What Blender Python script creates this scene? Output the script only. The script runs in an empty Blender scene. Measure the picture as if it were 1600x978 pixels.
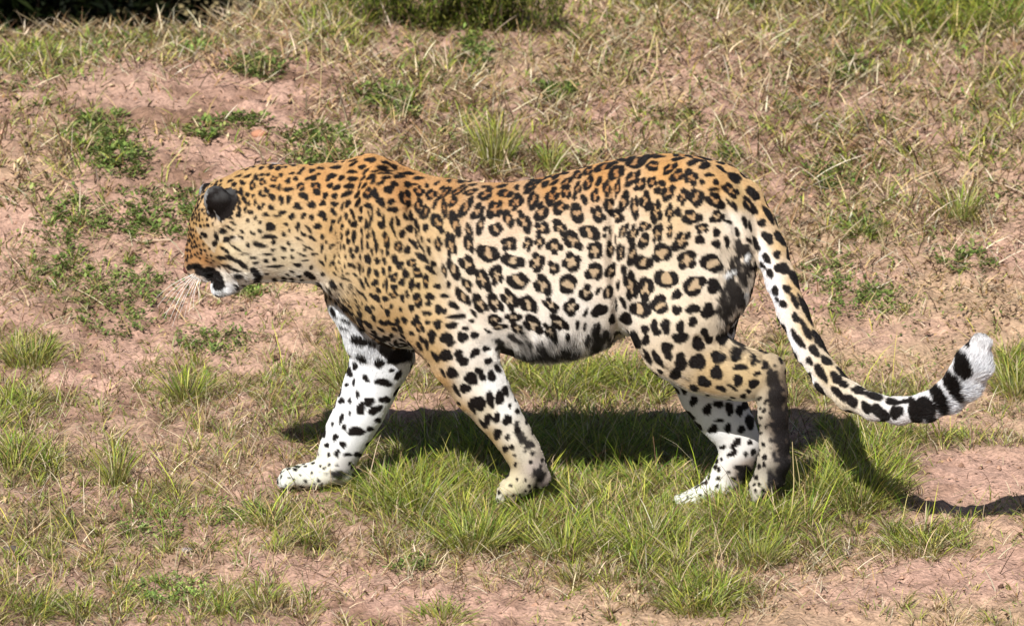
import bpy, math, random
import numpy as np
from mathutils import Vector

rs = np.random.RandomState(7)
random.seed(7)
scene = bpy.context.scene
COL = scene.collection

# ------------------------------------------------------------------ camera, world, sun, exposure
PITCH = math.radians(13.0)
CAM = np.array([0.0, -12.0 * math.cos(PITCH), 0.434 + 12.0 * math.sin(PITCH)])
FPX = 8400.0                       # focal length in pixels of the 1600 wide photograph
cam_d = bpy.data.cameras.new('camera')
cam = bpy.data.objects.new('camera', cam_d)
COL.objects.link(cam)
cam.location = CAM
cam.rotation_euler = (math.radians(90) - PITCH, 0, 0)
cam_d.sensor_width = 36.0
cam_d.lens = 36.0 * FPX / 1600.0
cam_d.clip_start = 0.5
cam_d.clip_end = 2000.0
cam_d.dof.use_dof = True
cam_d.dof.focus_distance = 12.0
cam_d.dof.aperture_fstop = 9.0
scene.camera = cam

SUN_DIR = Vector((0.36, 1.0, -0.98)).normalized()      # the way the light travels
world = bpy.data.worlds.new('World')
scene.world = world
world.use_nodes = True
nt = world.node_tree
bg = nt.nodes['Background']
sky = nt.nodes.new('ShaderNodeTexSky')
sky.sky_type = 'NISHITA'
sky.sun_disc = False
sky.sun_elevation = math.asin(-SUN_DIR.z)
sky.sun_rotation = math.atan2(-SUN_DIR.x, -SUN_DIR.y)
nt.links.new(sky.outputs[0], bg.inputs['Color'])
bg.inputs['Strength'].default_value = 0.05
sun_d = bpy.data.lights.new('sun', 'SUN')
sun_d.energy = 5.0
sun_d.angle = math.radians(0.5)
sun_d.color = (1.0, 0.955, 0.89)
sun = bpy.data.objects.new('sun', sun_d)
COL.objects.link(sun)
sun.location = (-4, -12, 12)
sun.rotation_euler = SUN_DIR.to_track_quat('-Z', 'Y').to_euler()
scene.view_settings.view_transform = 'Standard'
scene.view_settings.look = 'None'
scene.view_settings.gamma = 1.0
scene.view_settings.use_curve_mapping = False
scene.view_settings.exposure = 0.50
scene.render.engine = 'CYCLES'
scene.cycles.max_bounces = 6
scene.cycles.diffuse_bounces = 3
scene.cycles.transparent_max_bounces = 8

# ------------------------------------------------------------------ helpers
CF = np.array([0, math.cos(PITCH), -math.sin(PITCH)])
CU = np.array([0, math.sin(PITCH), math.cos(PITCH)])

def ray(px, py):
    return CF + (px - 800) / FPX * np.array([1, 0, 0]) + (489 - py) / FPX * CU

def P(px, py, y=0.0):
    """the point of the plane y = const seen at a pixel of the photograph (used once, to measure the layout)"""
    d = ray(px, py)
    return CAM + d * ((y - CAM[1]) / d[1])

def proj(p):
    q = np.asarray(p, float) - CAM
    z = q @ CF
    return 800 + FPX * q[..., 0] / z, 489 - FPX * (q @ CU) / z

def srgb(r, g, b):
    c = np.array([r, g, b], float) / 255.0
    return np.where(c <= 0.04045, c / 12.92, ((c + 0.055) / 1.055) ** 2.4)

def hsh(i, j, k, s):
    n = (i * 374761393 + j * 668265263 + k * 2147483647 + s * 1274126177) & 0xffffffff
    n = ((n ^ (n >> 13)) * 1274126177) & 0xffffffff
    return ((n ^ (n >> 16)) & 0xffffff) / 16777215.0

def vnoise(x, y, s=0):
    xi = np.floor(x).astype(np.int64); yi = np.floor(y).astype(np.int64)
    fx = x - xi; fy = y - yi
    fx = fx * fx * (3 - 2 * fx); fy = fy * fy * (3 - 2 * fy)
    a = hsh(xi, yi, 0, s); b = hsh(xi + 1, yi, 0, s); c = hsh(xi, yi + 1, 0, s); d = hsh(xi + 1, yi + 1, 0, s)
    return (a * (1 - fx) + b * fx) * (1 - fy) + (c * (1 - fx) + d * fx) * fy

def fbm(x, y, s=0, o=4):
    r = 0; a = 0.5
    for k in range(o):
        r = r + a * vnoise(x * 2 ** k, y * 2 ** k, s + k * 17); a *= 0.5
    return r / (1 - 0.5 ** o)

def sstep(a, b, x):
    t = np.clip((x - a) / (b - a), 0, 1)
    return t * t * (3 - 2 * t)

def make_mesh(name, v, f3, col=None, smooth=False, f4=None):
    me = bpy.data.meshes.new(name)
    v = np.asarray(v, np.float32)
    loops = []; starts = []; n = 0
    if f4 is not None and len(f4):
        f4 = np.asarray(f4, np.int32); loops.append(f4.ravel()); starts.append(np.arange(len(f4)) * 4); n = f4.size
    if f3 is not None and len(f3):
        f3 = np.asarray(f3, np.int32); loops.append(f3.ravel()); starts.append(n + np.arange(len(f3)) * 3)
    loops = np.concatenate(loops); starts = np.concatenate(starts)
    me.vertices.add(len(v)); me.vertices.foreach_set('co', v.ravel())
    me.loops.add(len(loops)); me.loops.foreach_set('vertex_index', loops.astype(np.int32))
    me.polygons.add(len(starts)); me.polygons.foreach_set('loop_start', starts.astype(np.int32))
    me.update(calc_edges=True)
    if smooth:
        me.polygons.foreach_set('use_smooth', np.ones(len(starts), bool))
    if col is not None:
        a = me.color_attributes.new('Col', 'FLOAT_COLOR', 'POINT')
        c4 = np.ones((len(v), 4), np.float32); c4[:, :3] = col
        a.data.foreach_set('color', c4.ravel())
    return me

def link(name, me, mat=None, parent=None, **kw):
    o = bpy.data.objects.new(name, me)
    COL.objects.link(o)
    if mat is not None:
        me.materials.append(mat)
    if parent is not None:
        o.parent = parent
    for k, v in kw.items():
        o[k] = v
    return o

def mat_vcol(name, rough=0.8, transl=0.0, spec=0.2, noise=0.0, nscale=200, bump=0.0):
    m = bpy.data.materials.new(name); m.use_nodes = True
    t = m.node_tree; N = t.nodes; L = t.links
    b = N['Principled BSDF']
    b.inputs['Roughness'].default_value = rough
    b.inputs['Specular IOR Level'].default_value = spec
    at = N.new('ShaderNodeAttribute'); at.attribute_name = 'Col'
    src = at.outputs['Color']
    if noise > 0:
        nz = N.new('ShaderNodeTexNoise'); nz.inputs['Scale'].default_value = nscale; nz.inputs['Detail'].default_value = 4
        geo = N.new('ShaderNodeNewGeometry'); L.new(geo.outputs['Position'], nz.inputs['Vector'])
        mr = N.new('ShaderNodeMapRange'); L.new(nz.outputs['Fac'], mr.inputs['Value'])
        mr.inputs['From Min'].default_value = 0.3; mr.inputs['From Max'].default_value = 0.7
        mr.inputs['To Min'].default_value = 1 - noise; mr.inputs['To Max'].default_value = 1 + noise
        mx = N.new('ShaderNodeVectorMath'); mx.operation = 'SCALE'
        L.new(src, mx.inputs[0]); L.new(mr.outputs['Result'], mx.inputs['Scale'])
        src = mx.outputs['Vector']
        if bump > 0:
            bp = N.new('ShaderNodeBump'); bp.inputs['Strength'].default_value = bump; bp.inputs['Distance'].default_value = 0.007
            L.new(nz.outputs['Fac'], bp.inputs['Height']); L.new(bp.outputs['Normal'], b.inputs['Normal'])
    L.new(src, b.inputs['Base Color'])
    if transl > 0:
        tr = N.new('ShaderNodeBsdfTranslucent'); L.new(src, tr.inputs['Color'])
        mix = N.new('ShaderNodeMixShader'); mix.inputs[0].default_value = transl
        L.new(b.outputs[0], mix.inputs[1]); L.new(tr.outputs[0], mix.inputs[2])
        L.new(mix.outputs[0], N['Material Output'].inputs['Surface'])
    return m

# ------------------------------------------------------------------ ground
def bump_px(px, py, r, h):
    q = ground_pt0(px, py)
    return q[0], q[1], r, h

def gh0(x, y):
    """bank behind the animal, crest, a gully behind the crest on the left"""
    bank = 0.40 * sstep(0.75, 4.4, y) + 0.02 * np.clip(y - 4.4, 0, 60)
    bank = bank + 0.10 * sstep(1.2, 2.6, y) * sstep(0.3, -1.0, x) * sstep(4.6, 3.2, y)
    near = -0.02 * sstep(0.2, -0.9, y)
    gul = -1.5 * sstep(-0.62, -1.0, x + 0.10 * np.sin(y * 2.0)) * sstep(4.15, 5.3, y) * sstep(13.0, 10.2, y)
    bank = bank - 0.085 * sstep(-0.55, -1.0, x) * sstep(3.0, 3.8, y)
    return bank + near + gul

def ground_z(x, y):
    x = np.asarray(x, float); y = np.asarray(y, float)
    z = gh0(x, y)
    z = z + 0.030 * (fbm(x * 1.6 + 3, y * 1.6, 3, 3) - 0.5) * sstep(-2.5, 1.0, y) + 0.012 * (fbm(x * 5, y * 5, 9, 3) - 0.5)
    return z

def fine_z(x, y):
    r = fbm(x * 22, y * 15, 21, 4)
    rid = np.abs(fbm(x * 7 + 5, y * 12, 31, 3) - 0.5)
    lump = np.maximum(fbm(x * 34 + 9, y * 26, 37, 3) - 0.52, 0)
    return 0.020 * (r - 0.5) - 0.008 * np.exp(-(rid / 0.02) ** 2) * (fbm(x * 3, y * 3, 33, 2) > .5) + 0.050 * lump + 0.007 * (fbm(x * 70, y * 60, 41, 2) - 0.5)

def ground_pt(px, py):
    """where the view ray of a photo pixel meets the ground (vectorised march)"""
    px = np.atleast_1d(np.asarray(px, float)); py = np.atleast_1d(np.asarray(py, float))
    d = CF[None] + ((px - 800) / FPX)[:, None] * np.array([[1, 0, 0]]) + ((489 - py) / FPX)[:, None] * CU[None]
    lo = np.full(len(px), 10.0); hi = lo.copy(); done = np.zeros(len(px), bool)
    for k in range(400):
        t = 10.0 + k * 0.05
        p = CAM + d * t
        below = (p[:, 2] < ground_z(p[:, 0], p[:, 1])) & ~done
        hi[below] = t; lo[below] = t - 0.05; done |= below
    hi[~done] = 30; lo[~done] = 29.9
    for _ in range(12):
        m = (lo + hi) / 2; p = CAM + d * m[:, None]
        b = p[:, 2] < ground_z(p[:, 0], p[:, 1])
        hi = np.where(b, m, hi); lo = np.where(b, lo, m)
    p = CAM + d * hi[:, None]
    return p

# layout measured in the photograph: (centre x, y, half width, half height, amount)
BARE = [(250,160,170,45,1),(430,130,90,55,.9),(280,260,150,40,1),(400,200,100,45,.9),(170,278,50,16,.8),(250,370,90,26,1),(30,220,50,30,.7),
        (30,350,30,25,.6),(190,530,70,40,.9),(40,500,50,14,.8),(220,700,110,60,.8),(120,600,70,22,.8),(90,905,60,30,.8),
        (650,80,70,25,.6),(620,210,50,25,.7),(800,140,55,40,.7),(1060,110,60,30,.6),(1140,165,60,18,.9),(1240,290,70,45,.8),
        (1180,240,50,30,.7),(1460,215,50,16,.9),(1320,170,50,40,.5),(1540,400,60,30,.7),(1500,660,90,22,.5),(1530,745,110,50,1),(1500,900,190,40,1.1),
        (1300,840,90,18,.9),(690,950,170,40,1.1),(560,905,150,30,.9),(820,880,120,18,.8),(450,880,120,22,.8),(1200,900,80,28,.7),(1010,850,60,14,.3),
        (330,640,60,25,.5),(400,570,60,22,.5),(460,700,40,16,.6),(450,470,70,15,.8),(1360,530,50,18,.7),(1400,350,60,20,.5),(900,620,20,10,.3),
        (1090,35,60,30,.4),(980,290,120,30,.4),(1380,820,60,20,.6),(560,300,60,20,.4),(300,480,60,20,.5),(350,380,60,60,.5),(1330,930,100,30,.8)]
GREEN = [(650,770,150,55,1),(760,800,190,60,1),(960,810,230,75,1),(1170,800,160,70,1),(1340,740,80,80,1),(1050,880,120,30,.8),(740,845,110,28,.9),
         (900,700,300,45,1),(560,700,130,40,.6),(550,570,60,60,.55),(480,620,90,45,.5),(900,600,260,30,.9),(1250,610,90,40,.6),(1440,690,130,14,.8),
         (1095,935,80,26,.9),(1440,845,80,20,.8),(40,550,60,28,.8),(290,600,38,30,.6),(30,640,60,40,.7),(40,725,60,35,.8),(180,720,25,60,.6),(250,780,60,30,.6),
         (450,790,60,30,.6),(480,850,50,16,.7),(1590,590,40,36,.9),(1480,25,180,45,1),(1300,10,300,14,.7),(200,60,220,18,.6),(60,90,70,28,.7),
         (770,230,28,32,.8),(860,255,12,20,.7),(60,960,120,30,.6),(380,950,90,24,.6),(60,830,90,50,.5),(1280,860,60,22,.6),(1500,330,30,30,.6),
         (700,180,200,120,.28),(1350,250,240,160,.2),(150,220,150,100,.2),(100,440,120,60,.3),(120,880,200,90,.3),(250,700,200,60,.25),(800,60,300,40,.2),(1570,160,50,80,.5),(520,40,100,40,.6),(1380,620,80,26,.6),(1210,545,30,24,.5)]
HERB = [(150,205,50,22,1),(185,248,45,16,1),(250,325,80,24,1),(110,345,55,20,.9),(30,310,40,16,.6),(300,76,24,16,1),(400,102,44,20,1),(160,80,60,24,.5),
        (180,465,75,34,1),(90,425,55,20,.8),(160,505,24,10,.7),(320,205,22,12,.8),(385,190,28,9,.8),(600,155,55,20,.9),(870,143,36,10,.9),(500,225,55,26,.9),
        (500,255,50,14,.8),(740,70,26,36,.8),(395,456,18,7,1),(330,532,75,16,.9),(290,540,40,14,.8),(265,925,60,22,1),(240,815,55,26,.8),(360,800,50,20,.8),(690,948,50,16,1),
        (642,884,30,11,1),(1345,353,34,16,.9),(1440,385,40,16,.7),(1350,465,60,22,.9),(1290,425,40,24,.7),(1300,272,44,18,.8),(1138,243,18,9,1),
        (1510,405,44,18,.7),(1330,105,44,20,.6),(1015,125,30,9,.7),(1470,560,30,12,.6),(1400,640,60,20,.6),(1010,40,50,20,.4),(1180,350,30,10,.3),(60,130,60,30,.4),
        (1545,500,40,14,.6),(160,640,30,14,.4),(390,880,30,10,.5),(1290,500,40,14,.5),(960,80,30,16,.5),(1245,325,30,10,.5)]
STRAW = [(560,880,230,26,1),(700,910,170,30,1),(850,870,160,18,.8),(1230,880,150,30,.9),(1180,920,100,26,.8),(450,880,120,22,.7),(330,640,110,40,.6),
         (330,740,140,40,.7),(150,800,120,60,.6),(60,900,80,40,.6),(350,470,100,40,.6),(820,260,160,24,.7),(1480,640,110,12,.6),(1350,300,260,170,.55),
         (700,180,200,100,.45),(350,120,120,20,.5),(300,50,260,30,.6),(1200,90,240,90,.6),(450,60,80,50,.6),(1360,580,200,30,.5),(240,400,70,20,.3),(1380,880,120,18,.6),
         (1240,690,30,60,.5),(60,260,50,80,.35)]

def field(blobs, px, py, sharp=1.6):
    r = np.zeros_like(px)
    for cx, cy, rx, ry, w in blobs:
        d = ((px - cx) / rx) ** 2 + ((py - cy) / ry) ** 2
        r = np.maximum(r, w * np.exp(-0.8 * d ** sharp))
    return r

# ground sheet: fine where the photograph looks, coarse to the horizon
def axis(lo, hi, step, far, grow=1.35):
    a = list(np.arange(lo, hi + 1e-6, step)); s = step
    while a[-1] < far:
        s = s * grow; a.append(a[-1] + s)
    s = step; b = [lo]
    while b[-1] > -far:
        s = s * grow; b.append(b[-1] - s)
    return np.array(b[:0:-1] + a)
xs = axis(-2.1, 2.1, 0.0105, 400); ys = axis(-1.5, 5.3, 0.014, 400)
X, Y = np.meshgrid(xs, ys)
inner = sstep(4, 3, np.abs(X)) * sstep(9, 7, Y) * sstep(-3.5, -2.5, Y)
Z = ground_z(X, Y) + fine_z(X, Y) * inner
gv = np.stack([X, Y, Z], -1).reshape(-1, 3)
ppx, ppy = proj(gv)
near_m = (np.abs(gv[:, 0]) < 4) & (gv[:, 1] > -3) & (gv[:, 1] < 12)
ppx = np.where(near_m, ppx, -9999.0); ppy = np.where(near_m, ppy, -9999.0)
gb = field(BARE, ppx, ppy)
n1 = fbm(gv[:, 0] * 2.3, gv[:, 1] * 2.3, 5, 4); n2 = fbm(gv[:, 0] * 14, gv[:, 1] * 11, 6, 4)
n3 = fbm(gv[:, 0] * 70, gv[:, 1] * 60, 8, 2)
soilA = np.array([0.45, 0.285, 0.22]); soilB = np.array([0.22, 0.13, 0.09]); soilC = np.array([0.40, 0.29, 0.17])
w = np.clip(0.45 * n1 + 0.55 * n2 + 0.1, 0, 1)[:, None]
gc = soilB + (soilA - soilB) * sstep(0.32, 0.62, w)
dryw = (np.clip(1 - gb, 0, 1) * sstep(0.35, 0.7, n1))[:, None]
gg_ = field(GREEN, ppx, ppy)[:, None]
gc = gc * (1 - 0.6 * dryw) + soilC * 0.6 * dryw
gc = gc * (1 - .82 * gg_) + np.array([.085, .07, .035]) * .82 * gg_      # humus and dead thatch, plus painted shade in crevices under the turf
gc = gc * (0.80 + 0.40 * n3)[:, None]
far_g = sstep(5.5, 8.0, gv[:, 1])[:, None]
gc = gc * (1 - 0.6 * far_g) + np.array([0.17, 0.18, 0.06]) * 0.6 * far_g
nx, ny = len(xs), len(ys)
ii = np.arange(nx * ny).reshape(ny, nx)
quads = np.stack([ii[:-1, :-1], ii[:-1, 1:], ii[1:, 1:], ii[1:, :-1]], -1).reshape(-1, 4)
M_soil = mat_vcol('dry_soil', 0.95, spec=0.08, noise=0.30, nscale=110, bump=1.0)
g_me = make_mesh('ground', gv, None, gc, True, quads)
link('ground', g_me, M_soil, kind='structure')

# ------------------------------------------------------------------ blades
def blades(root, h, w, az, lean, curve, cb, ct, twist=None):
    n = len(root)
    T = np.array([0.0, 0.38, 0.72, 1.0])
    dx = np.cos(az); dy = np.sin(az)
    if twist is None:
        twist = rs.uniform(-1.3, 1.3, n)
    wx = np.cos(az + math.pi / 2 + twist); wy = np.sin(az + math.pi / 2 + twist)
    V = np.zeros((n, 7, 3)); C = np.zeros((n, 7, 3))
    k = 0
    for i, t in enumerate(T):
        hor = h * (lean * t + curve * t * t)
        ver = h * t * np.sqrt(np.clip(1 - (0.75 * (lean + curve * t)) ** 2, 0.02, 1))
        c = np.stack([root[:, 0] + dx * hor, root[:, 1] + dy * hor, root[:, 2] + ver - 0.004 * (i == 0)], -1)
        ww = w * (1 - 0.35 * t) * 0.5
        col = cb + (ct - cb) * t
        if i < 3:
            off = np.stack([wx * ww, wy * ww, np.zeros(n)], -1)
            V[:, k] = c - off; V[:, k + 1] = c + off; C[:, k] = col; C[:, k + 1] = col; k += 2
        else:
            V[:, k] = c; C[:, k] = col
    base = (np.arange(n) * 7)[:, None, None]
    F = np.array([[0, 1, 3], [0, 3, 2], [2, 3, 5], [2, 5, 4], [4, 5, 6]])[None] + base
    return V.reshape(-1, 3), F.reshape(-1, 3), C.reshape(-1, 3)

def leaves(root, direc, L, W, col):
    """small pointed leaves: a folded 4-triangle blade each"""
    n = len(root)
    d = direc / np.linalg.norm(direc, axis=1)[:, None]
    up = np.array([0, 0, 1.0])
    s = np.cross(d, up); s /= np.linalg.norm(s, axis=1)[:, None] + 1e-9
    u = np.cross(s, d)
    V = np.stack([root, root + d * L[:, None] * .45 + s * W[:, None] * .5 + u * W[:, None] * .18, root + d * L[:, None],
                  root + d * L[:, None] * .45 - s * W[:, None] * .5 + u * W[:, None] * .18, root + d * L[:, None] * .5], 1)
    base = (np.arange(n) * 5)[:, None, None]
    F = np.array([[0, 1, 4], [4, 1, 2], [0, 4, 3], [4, 2, 3]])[None] + base
    return V.reshape(-1, 3), F.reshape(-1, 3), np.repeat(col, 5, axis=0)

def merge(parts):
    V = []; F = []; C = []; n = 0
    for v, f, c in parts:
        V.append(v); F.append(f + n); C.append(c); n += len(v)
    return np.concatenate(V), np.concatenate(F), np.concatenate(C)

GR = [srgb(112,138,38), srgb(142,160,50), srgb(166,172,66), srgb(82,120,38), srgb(190,186,84), srgb(122,150,60)]
ST = [srgb(218,196,156), srgb(198,168,124), srgb(232,214,180), srgb(168,134,98), srgb(208,188,128), srgb(104,78,56), srgb(240,226,196), srgb(80,58,42)]
HB = [srgb(100,124,66), srgb(116,138,76), srgb(86,106,62), srgb(136,152,92)]
GR = np.array(GR) * 1.08; ST = np.array(ST) * 0.72; HB = np.array(HB) * np.array([1.22, 1.16, 1.0])
def pick(pal, n, j=0.38):
    c = pal[rs.randint(len(pal), size=n)] * (1 - .45 * (rs.rand(n, 1) < .22))
    return c * (1 + rs.uniform(-j, j, (n, 1))) * (1 + rs.uniform(-.07, .07, (n, 3)))

M_grass = mat_vcol('grass_blade', 0.6, transl=0.25, spec=0.15)
M_straw = mat_vcol('dry_straw', 0.75, transl=0.12, spec=0.2)
M_herb = mat_vcol('herb_leaf', 0.6, transl=0.30, spec=0.15)

def scatter(n, x0=-2.4, x1=2.4, y0=-1.6, y1=6.5):
    y = rs.uniform(y0, y1, n); x = rs.uniform(x0, x1, n)
    p = np.stack([x, y, ground_z(x, y)], -1)
    px, py = proj(p)
    return p, px, py

def tuft_fold(root, r):
    """gather roots towards tuft centres so that grass stands in tussocks"""
    cell = r * 2.2
    i = np.floor(root[:, 0] / cell).astype(np.int64); j = np.floor(root[:, 1] / cell).astype(np.int64)
    cx = (i + 0.2 + 0.6 * hsh(i, j, 3, 11)) * cell; cy = (j + 0.2 + 0.6 * hsh(i, j, 5, 12)) * cell
    k = (0.15 + 0.6 * hsh(i, j, 6, 19)) * (hsh(i, j, 8, 23) > .3)
    root = root.copy()
    ox = root[:, 0] - cx; oy = root[:, 1] - cy
    root[:, 0] -= ox * k; root[:, 1] -= oy * k
    root[:, 2] = ground_z(root[:, 0], root[:, 1])
    return root, np.arctan2(oy, ox), np.hypot(ox, oy) / cell, hsh(i, j, 7, 13), hsh(i, j, 9, 14)

# living grass: lush where the photo is lush, thin and short elsewhere
p, px, py = scatter(1000000)
p2, px2, py2 = scatter(260000, -1.3, 1.7, -1.1, 1.3)
p = np.concatenate([p, p2]); px = np.concatenate([px, px2]); py = np.concatenate([py, py2])
g = field(GREEN, px, py); b = field(BARE, px, py)
nz = fbm(p[:, 0] * 3.1, p[:, 1] * 3.1, 51, 3)
nzs = fbm(p[:, 0] * 11, p[:, 1] * 11, 53, 2)
dens = np.clip(g * (0.50 + 1.0 * nzs), 0, 1) * 0.60 + 0.21 * sstep(0.32, 0.60, nz) * sstep(0.40, 0.58, nzs)
dens = dens * np.where((p[:, 0] < -.8) & (p[:, 1] > 4.0), .25, 1)
dens = dens * (1 - 0.90 * np.clip(b * 1.15 - 0.7 * g, 0, 1))
keep = rs.rand(len(p)) < dens
p = p[keep]; g = g[keep]; px = px[keep]; py = py[keep]
root, az, rr, hr, hc = tuft_fold(p, 0.036)
n = len(root)
bgs = 1 + .8 * sstep(.9, 2.6, root[:, 1])
lush = sstep(0.35, 0.85, g)
fore = sstep(560, 760, py)
h = (0.012 + 0.034 * rs.rand(n) ** 1.3) * (1 + lush * (0.45 + 0.95 * hr)) * (1 + 0.10 * fore * lush)
far_m = (root[:, 1] > 4.2)
h = h * (1 + .5 * (bgs - 1))
paw = field([(1075,800,50,26,1),(792,800,36,18,1),(480,778,70,18,1)], px, py)
h = h * (1 - .6 * paw)
h = np.where(far_m, h * np.where(root[:, 0] < -.5, .8, 1.6), h) * np.where((root[:, 0] < -.6) & (root[:, 1] > 3.5), .6, 1)
dry = np.clip(0.26 + 0.5 * (1 - lush) * hc + 0.2 * (hc > .8), 0, 1)
isdry = rs.rand(n) < dry
cb = np.where(isdry[:, None], pick(ST, n), pick(GR, n) * 0.55 + pick(ST, n) * 0.4)
ct = np.where(isdry[:, None], pick(ST, n), pick(GR, n))
az = az + rs.normal(0, 1.0, n)
lean = np.clip(0.15 + 0.75 * rr + np.abs(rs.normal(0, .28, n)), 0, .95)
v, f, c = blades(root, h, (0.0013 + 0.0016 * rs.rand(n)) * bgs, az, lean, rs.uniform(0.05, 0.55, n), cb, ct)
print('grass blades', n)
link('grass', make_mesh('grass', v, f, c), M_grass, kind='stuff', label='short green and yellowing savanna grass growing over the bank', category='grass')

# long thin blades arching out of the lush turf
p, px, py = scatter(60000, -1.3, 1.7, -1.1, 1.6)
g = field(GREEN, px, py)
keep = (rs.rand(len(p)) < .075 * g)
p = p[keep]; n = len(p)
cc_ = np.where(rs.rand(n, 1) < .55, pick(ST, n, .2), pick(GR, n, .2) * 1.15)
v, f, c = blades(p, rs.uniform(.07, .16, n), rs.uniform(.0012, .0022, n), rs.uniform(0, 6.28, n), rs.uniform(.1, .6, n), rs.uniform(.1, .6, n), cc_, cc_ * 1.1)
link('long_grass', make_mesh('long_grass', v, f, c), M_grass, kind='stuff', label='long thin blades arching above the turf around the paws', category='grass')

# dry straw lying on and leaning over the soil
p, px, py = scatter(800000)
s = field(STRAW, px, py, 1.3); b = field(BARE, px, py)
nz = fbm(p[:, 0] * 4.2, p[:, 1] * 4.2, 61, 3)
dens = np.clip(s * (0.3 + 0.9 * nz), 0, 1) * 0.34 + 0.10 * (1 - .9 * b.clip(0, 1)) * sstep(.45, .7, nz) + 0.007
keep = rs.rand(len(p)) < dens
p = p[keep]; n = len(p)
p[:, 2] += rs.uniform(0.002, 0.012, n) + 0.004
bgs = 1 + .9 * sstep(.9, 2.6, p[:, 1])
h = (0.012 + 0.06 * rs.rand(n) ** 1.6) * (1 + .4 * (bgs - 1))
flat = rs.rand(n) < 0.7
az = np.where(rs.rand(n) < .6, rs.normal(0, .5, n) + math.pi * (rs.rand(n) < .5), rs.uniform(0, 6.28, n))
lean = np.where(flat, rs.uniform(1.05, 1.3, n), rs.uniform(.2, .9, n))
cs = pick(ST, n)
v, f, c = blades(p, h, rs.uniform(0.0012, 0.0026, n) * bgs, az, lean, np.where(flat, .05, .3) * rs.rand(n), cs, cs * 1.05)
print('straw', n)
link('straw_litter', make_mesh('straw_litter', v, f, c), M_straw, kind='stuff', label='pale dry straw and dead stems littering the bare soil', category='straw')

# dead leaf flakes and thatch
p, px, py = scatter(160000)
b = field(BARE, px, py)
nz = fbm(p[:, 0] * 6, p[:, 1] * 6, 111, 3)
keep = rs.rand(len(p)) < (.03 + .45 * (1 - .9 * b.clip(0, 1)) * sstep(.46, .66, nz))
p = p[keep]; n = len(p); p[:, 2] += rs.uniform(.002, .014, n)
bgs = 1 + .8 * sstep(.9, 2.6, p[:, 1])
th = rs.uniform(0, 6.28, n)
FL = np.array([srgb(92,66,44), srgb(196,166,120), srgb(150,118,78), srgb(70,50,36), srgb(222,200,158), srgb(120,108,60)]) * .85
v, f, c = leaves(p, np.stack([np.cos(th), np.sin(th), rs.uniform(-.1, .7, n)], -1), rs.uniform(.008, .022, n) * bgs, rs.uniform(.0025, .007, n) * bgs, pick(FL, n, .3))
print('flakes', n)
link('dead_leaves', make_mesh('dead_leaves', v, f, c), M_straw, kind='stuff', label='brown and bleached dead leaf scraps matted on the bank', category='dead leaves')

# clods, grit and crumbs of soil
p, px, py = scatter(75000)
b = field(BARE, px, py)
keep = rs.rand(len(p)) < (0.12 + 0.5 * b.clip(0, 1) * fbm(p[:, 0] * 5, p[:, 1] * 5, 71, 2))
p = p[keep]; n = len(p)
r = 0.0018 + 0.008 * rs.rand(n) ** 5
octv = np.array([[1,0,0],[0,1,0],[-1,0,0],[0,-1,0],[0,0,1],[.6,.6,.5]])
octf = np.array([[0,5,4],[5,1,4],[1,2,4],[2,3,4],[3,0,4],[0,1,5]])
V = p[:, None] + octv[None] * (r[:, None, None] * rs.uniform(.6, 1.3, (n, 6, 3))) + np.array([0, 0, 0.002])
F = octf[None] + (np.arange(n) * 6)[:, None, None]
cc = np.repeat(soilB * rs.uniform(.5, 2.4, (n, 1)), 6, axis=0)
link('soil_crumbs', make_mesh('soil_crumbs', V.reshape(-1, 3), F.reshape(-1, 3), cc), M_soil, kind='stuff', label='small clods and grit scattered on the bare earth', category='soil')

# low broad-leaved ground cover between the herbs
def herb_mesh(cx, cy, rx, ry, nst, leafL=0.016, pal=HB, ht=0.02):
    th = rs.uniform(0, 6.28, nst); rr = np.sqrt(rs.rand(nst))
    x = cx + rx * rr * np.cos(th); y = cy + ry * rr * np.sin(th)
    R = []; D = []; L = []; W = []
    for i in range(nst):
        a = rs.uniform(0, 6.28); ln = rs.uniform(0.02, 0.05); m = rs.randint(5, 10)
        hh = ht * rs.uniform(.5, 1.4)
        for k in range(m):
            t = (k + 1) / m
            R.append([x[i] + math.cos(a) * ln * t, y[i] + math.sin(a) * ln * t, hh * (0.3 + 0.7 * math.sin(t * 2.4))])
            b_ = a + (1 if k % 2 else -1) * rs.uniform(.4, 1.2)
            D.append([math.cos(b_), math.sin(b_), rs.uniform(-.1, .9)])
            L.append(leafL * rs.uniform(.6, 1.3)); W.append(leafL * rs.uniform(.28, .5))
    R = np.array(R); R[:, 2] += ground_z(R[:, 0], R[:, 1])
    cl = pick(pal, len(R), .3)
    return leaves(R, np.array(D), np.array(L), np.array(W), cl)

# ------------------------------------------------------------------ leopard body: one continuous surface from a distance field
PRIM = []      # (group, kind, params, k)
S = 1 / 700.0
def chain(group, pts, k=0.02, ys=1.0):
    """pts: px, py, radius px, depth y"""
    q = [(P(a, b, d), r * S) for a, b, r, d in pts]
    for (a, ra), (b, rb) in zip(q[:-1], q[1:]):
        PRIM.append((group, 'cone', (a, b, ra, rb, ys), k))
def ell(group, px, py, y, rx, ry, rz, ang=0.0, k=0.02, yaw=0.0):
    """radii in px along the picture axis, depth (ry) and across; ang turns clockwise in the picture"""
    c = P(px, py, y); a = math.radians(ang); w = math.radians(yaw)
    u = np.array([math.cos(a) * math.cos(w), math.sin(w), -math.sin(a)])
    u /= np.linalg.norm(u)
    vv = np.array([math.sin(a), 0, math.cos(a)]); vv -= u * (vv @ u); vv /= np.linalg.norm(vv)
    t = np.cross(vv, u)
    PRIM.append((group, 'ell', (c, np.stack([u, t, vv]), np.array([rx, ry, rz]) * S), k))

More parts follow.
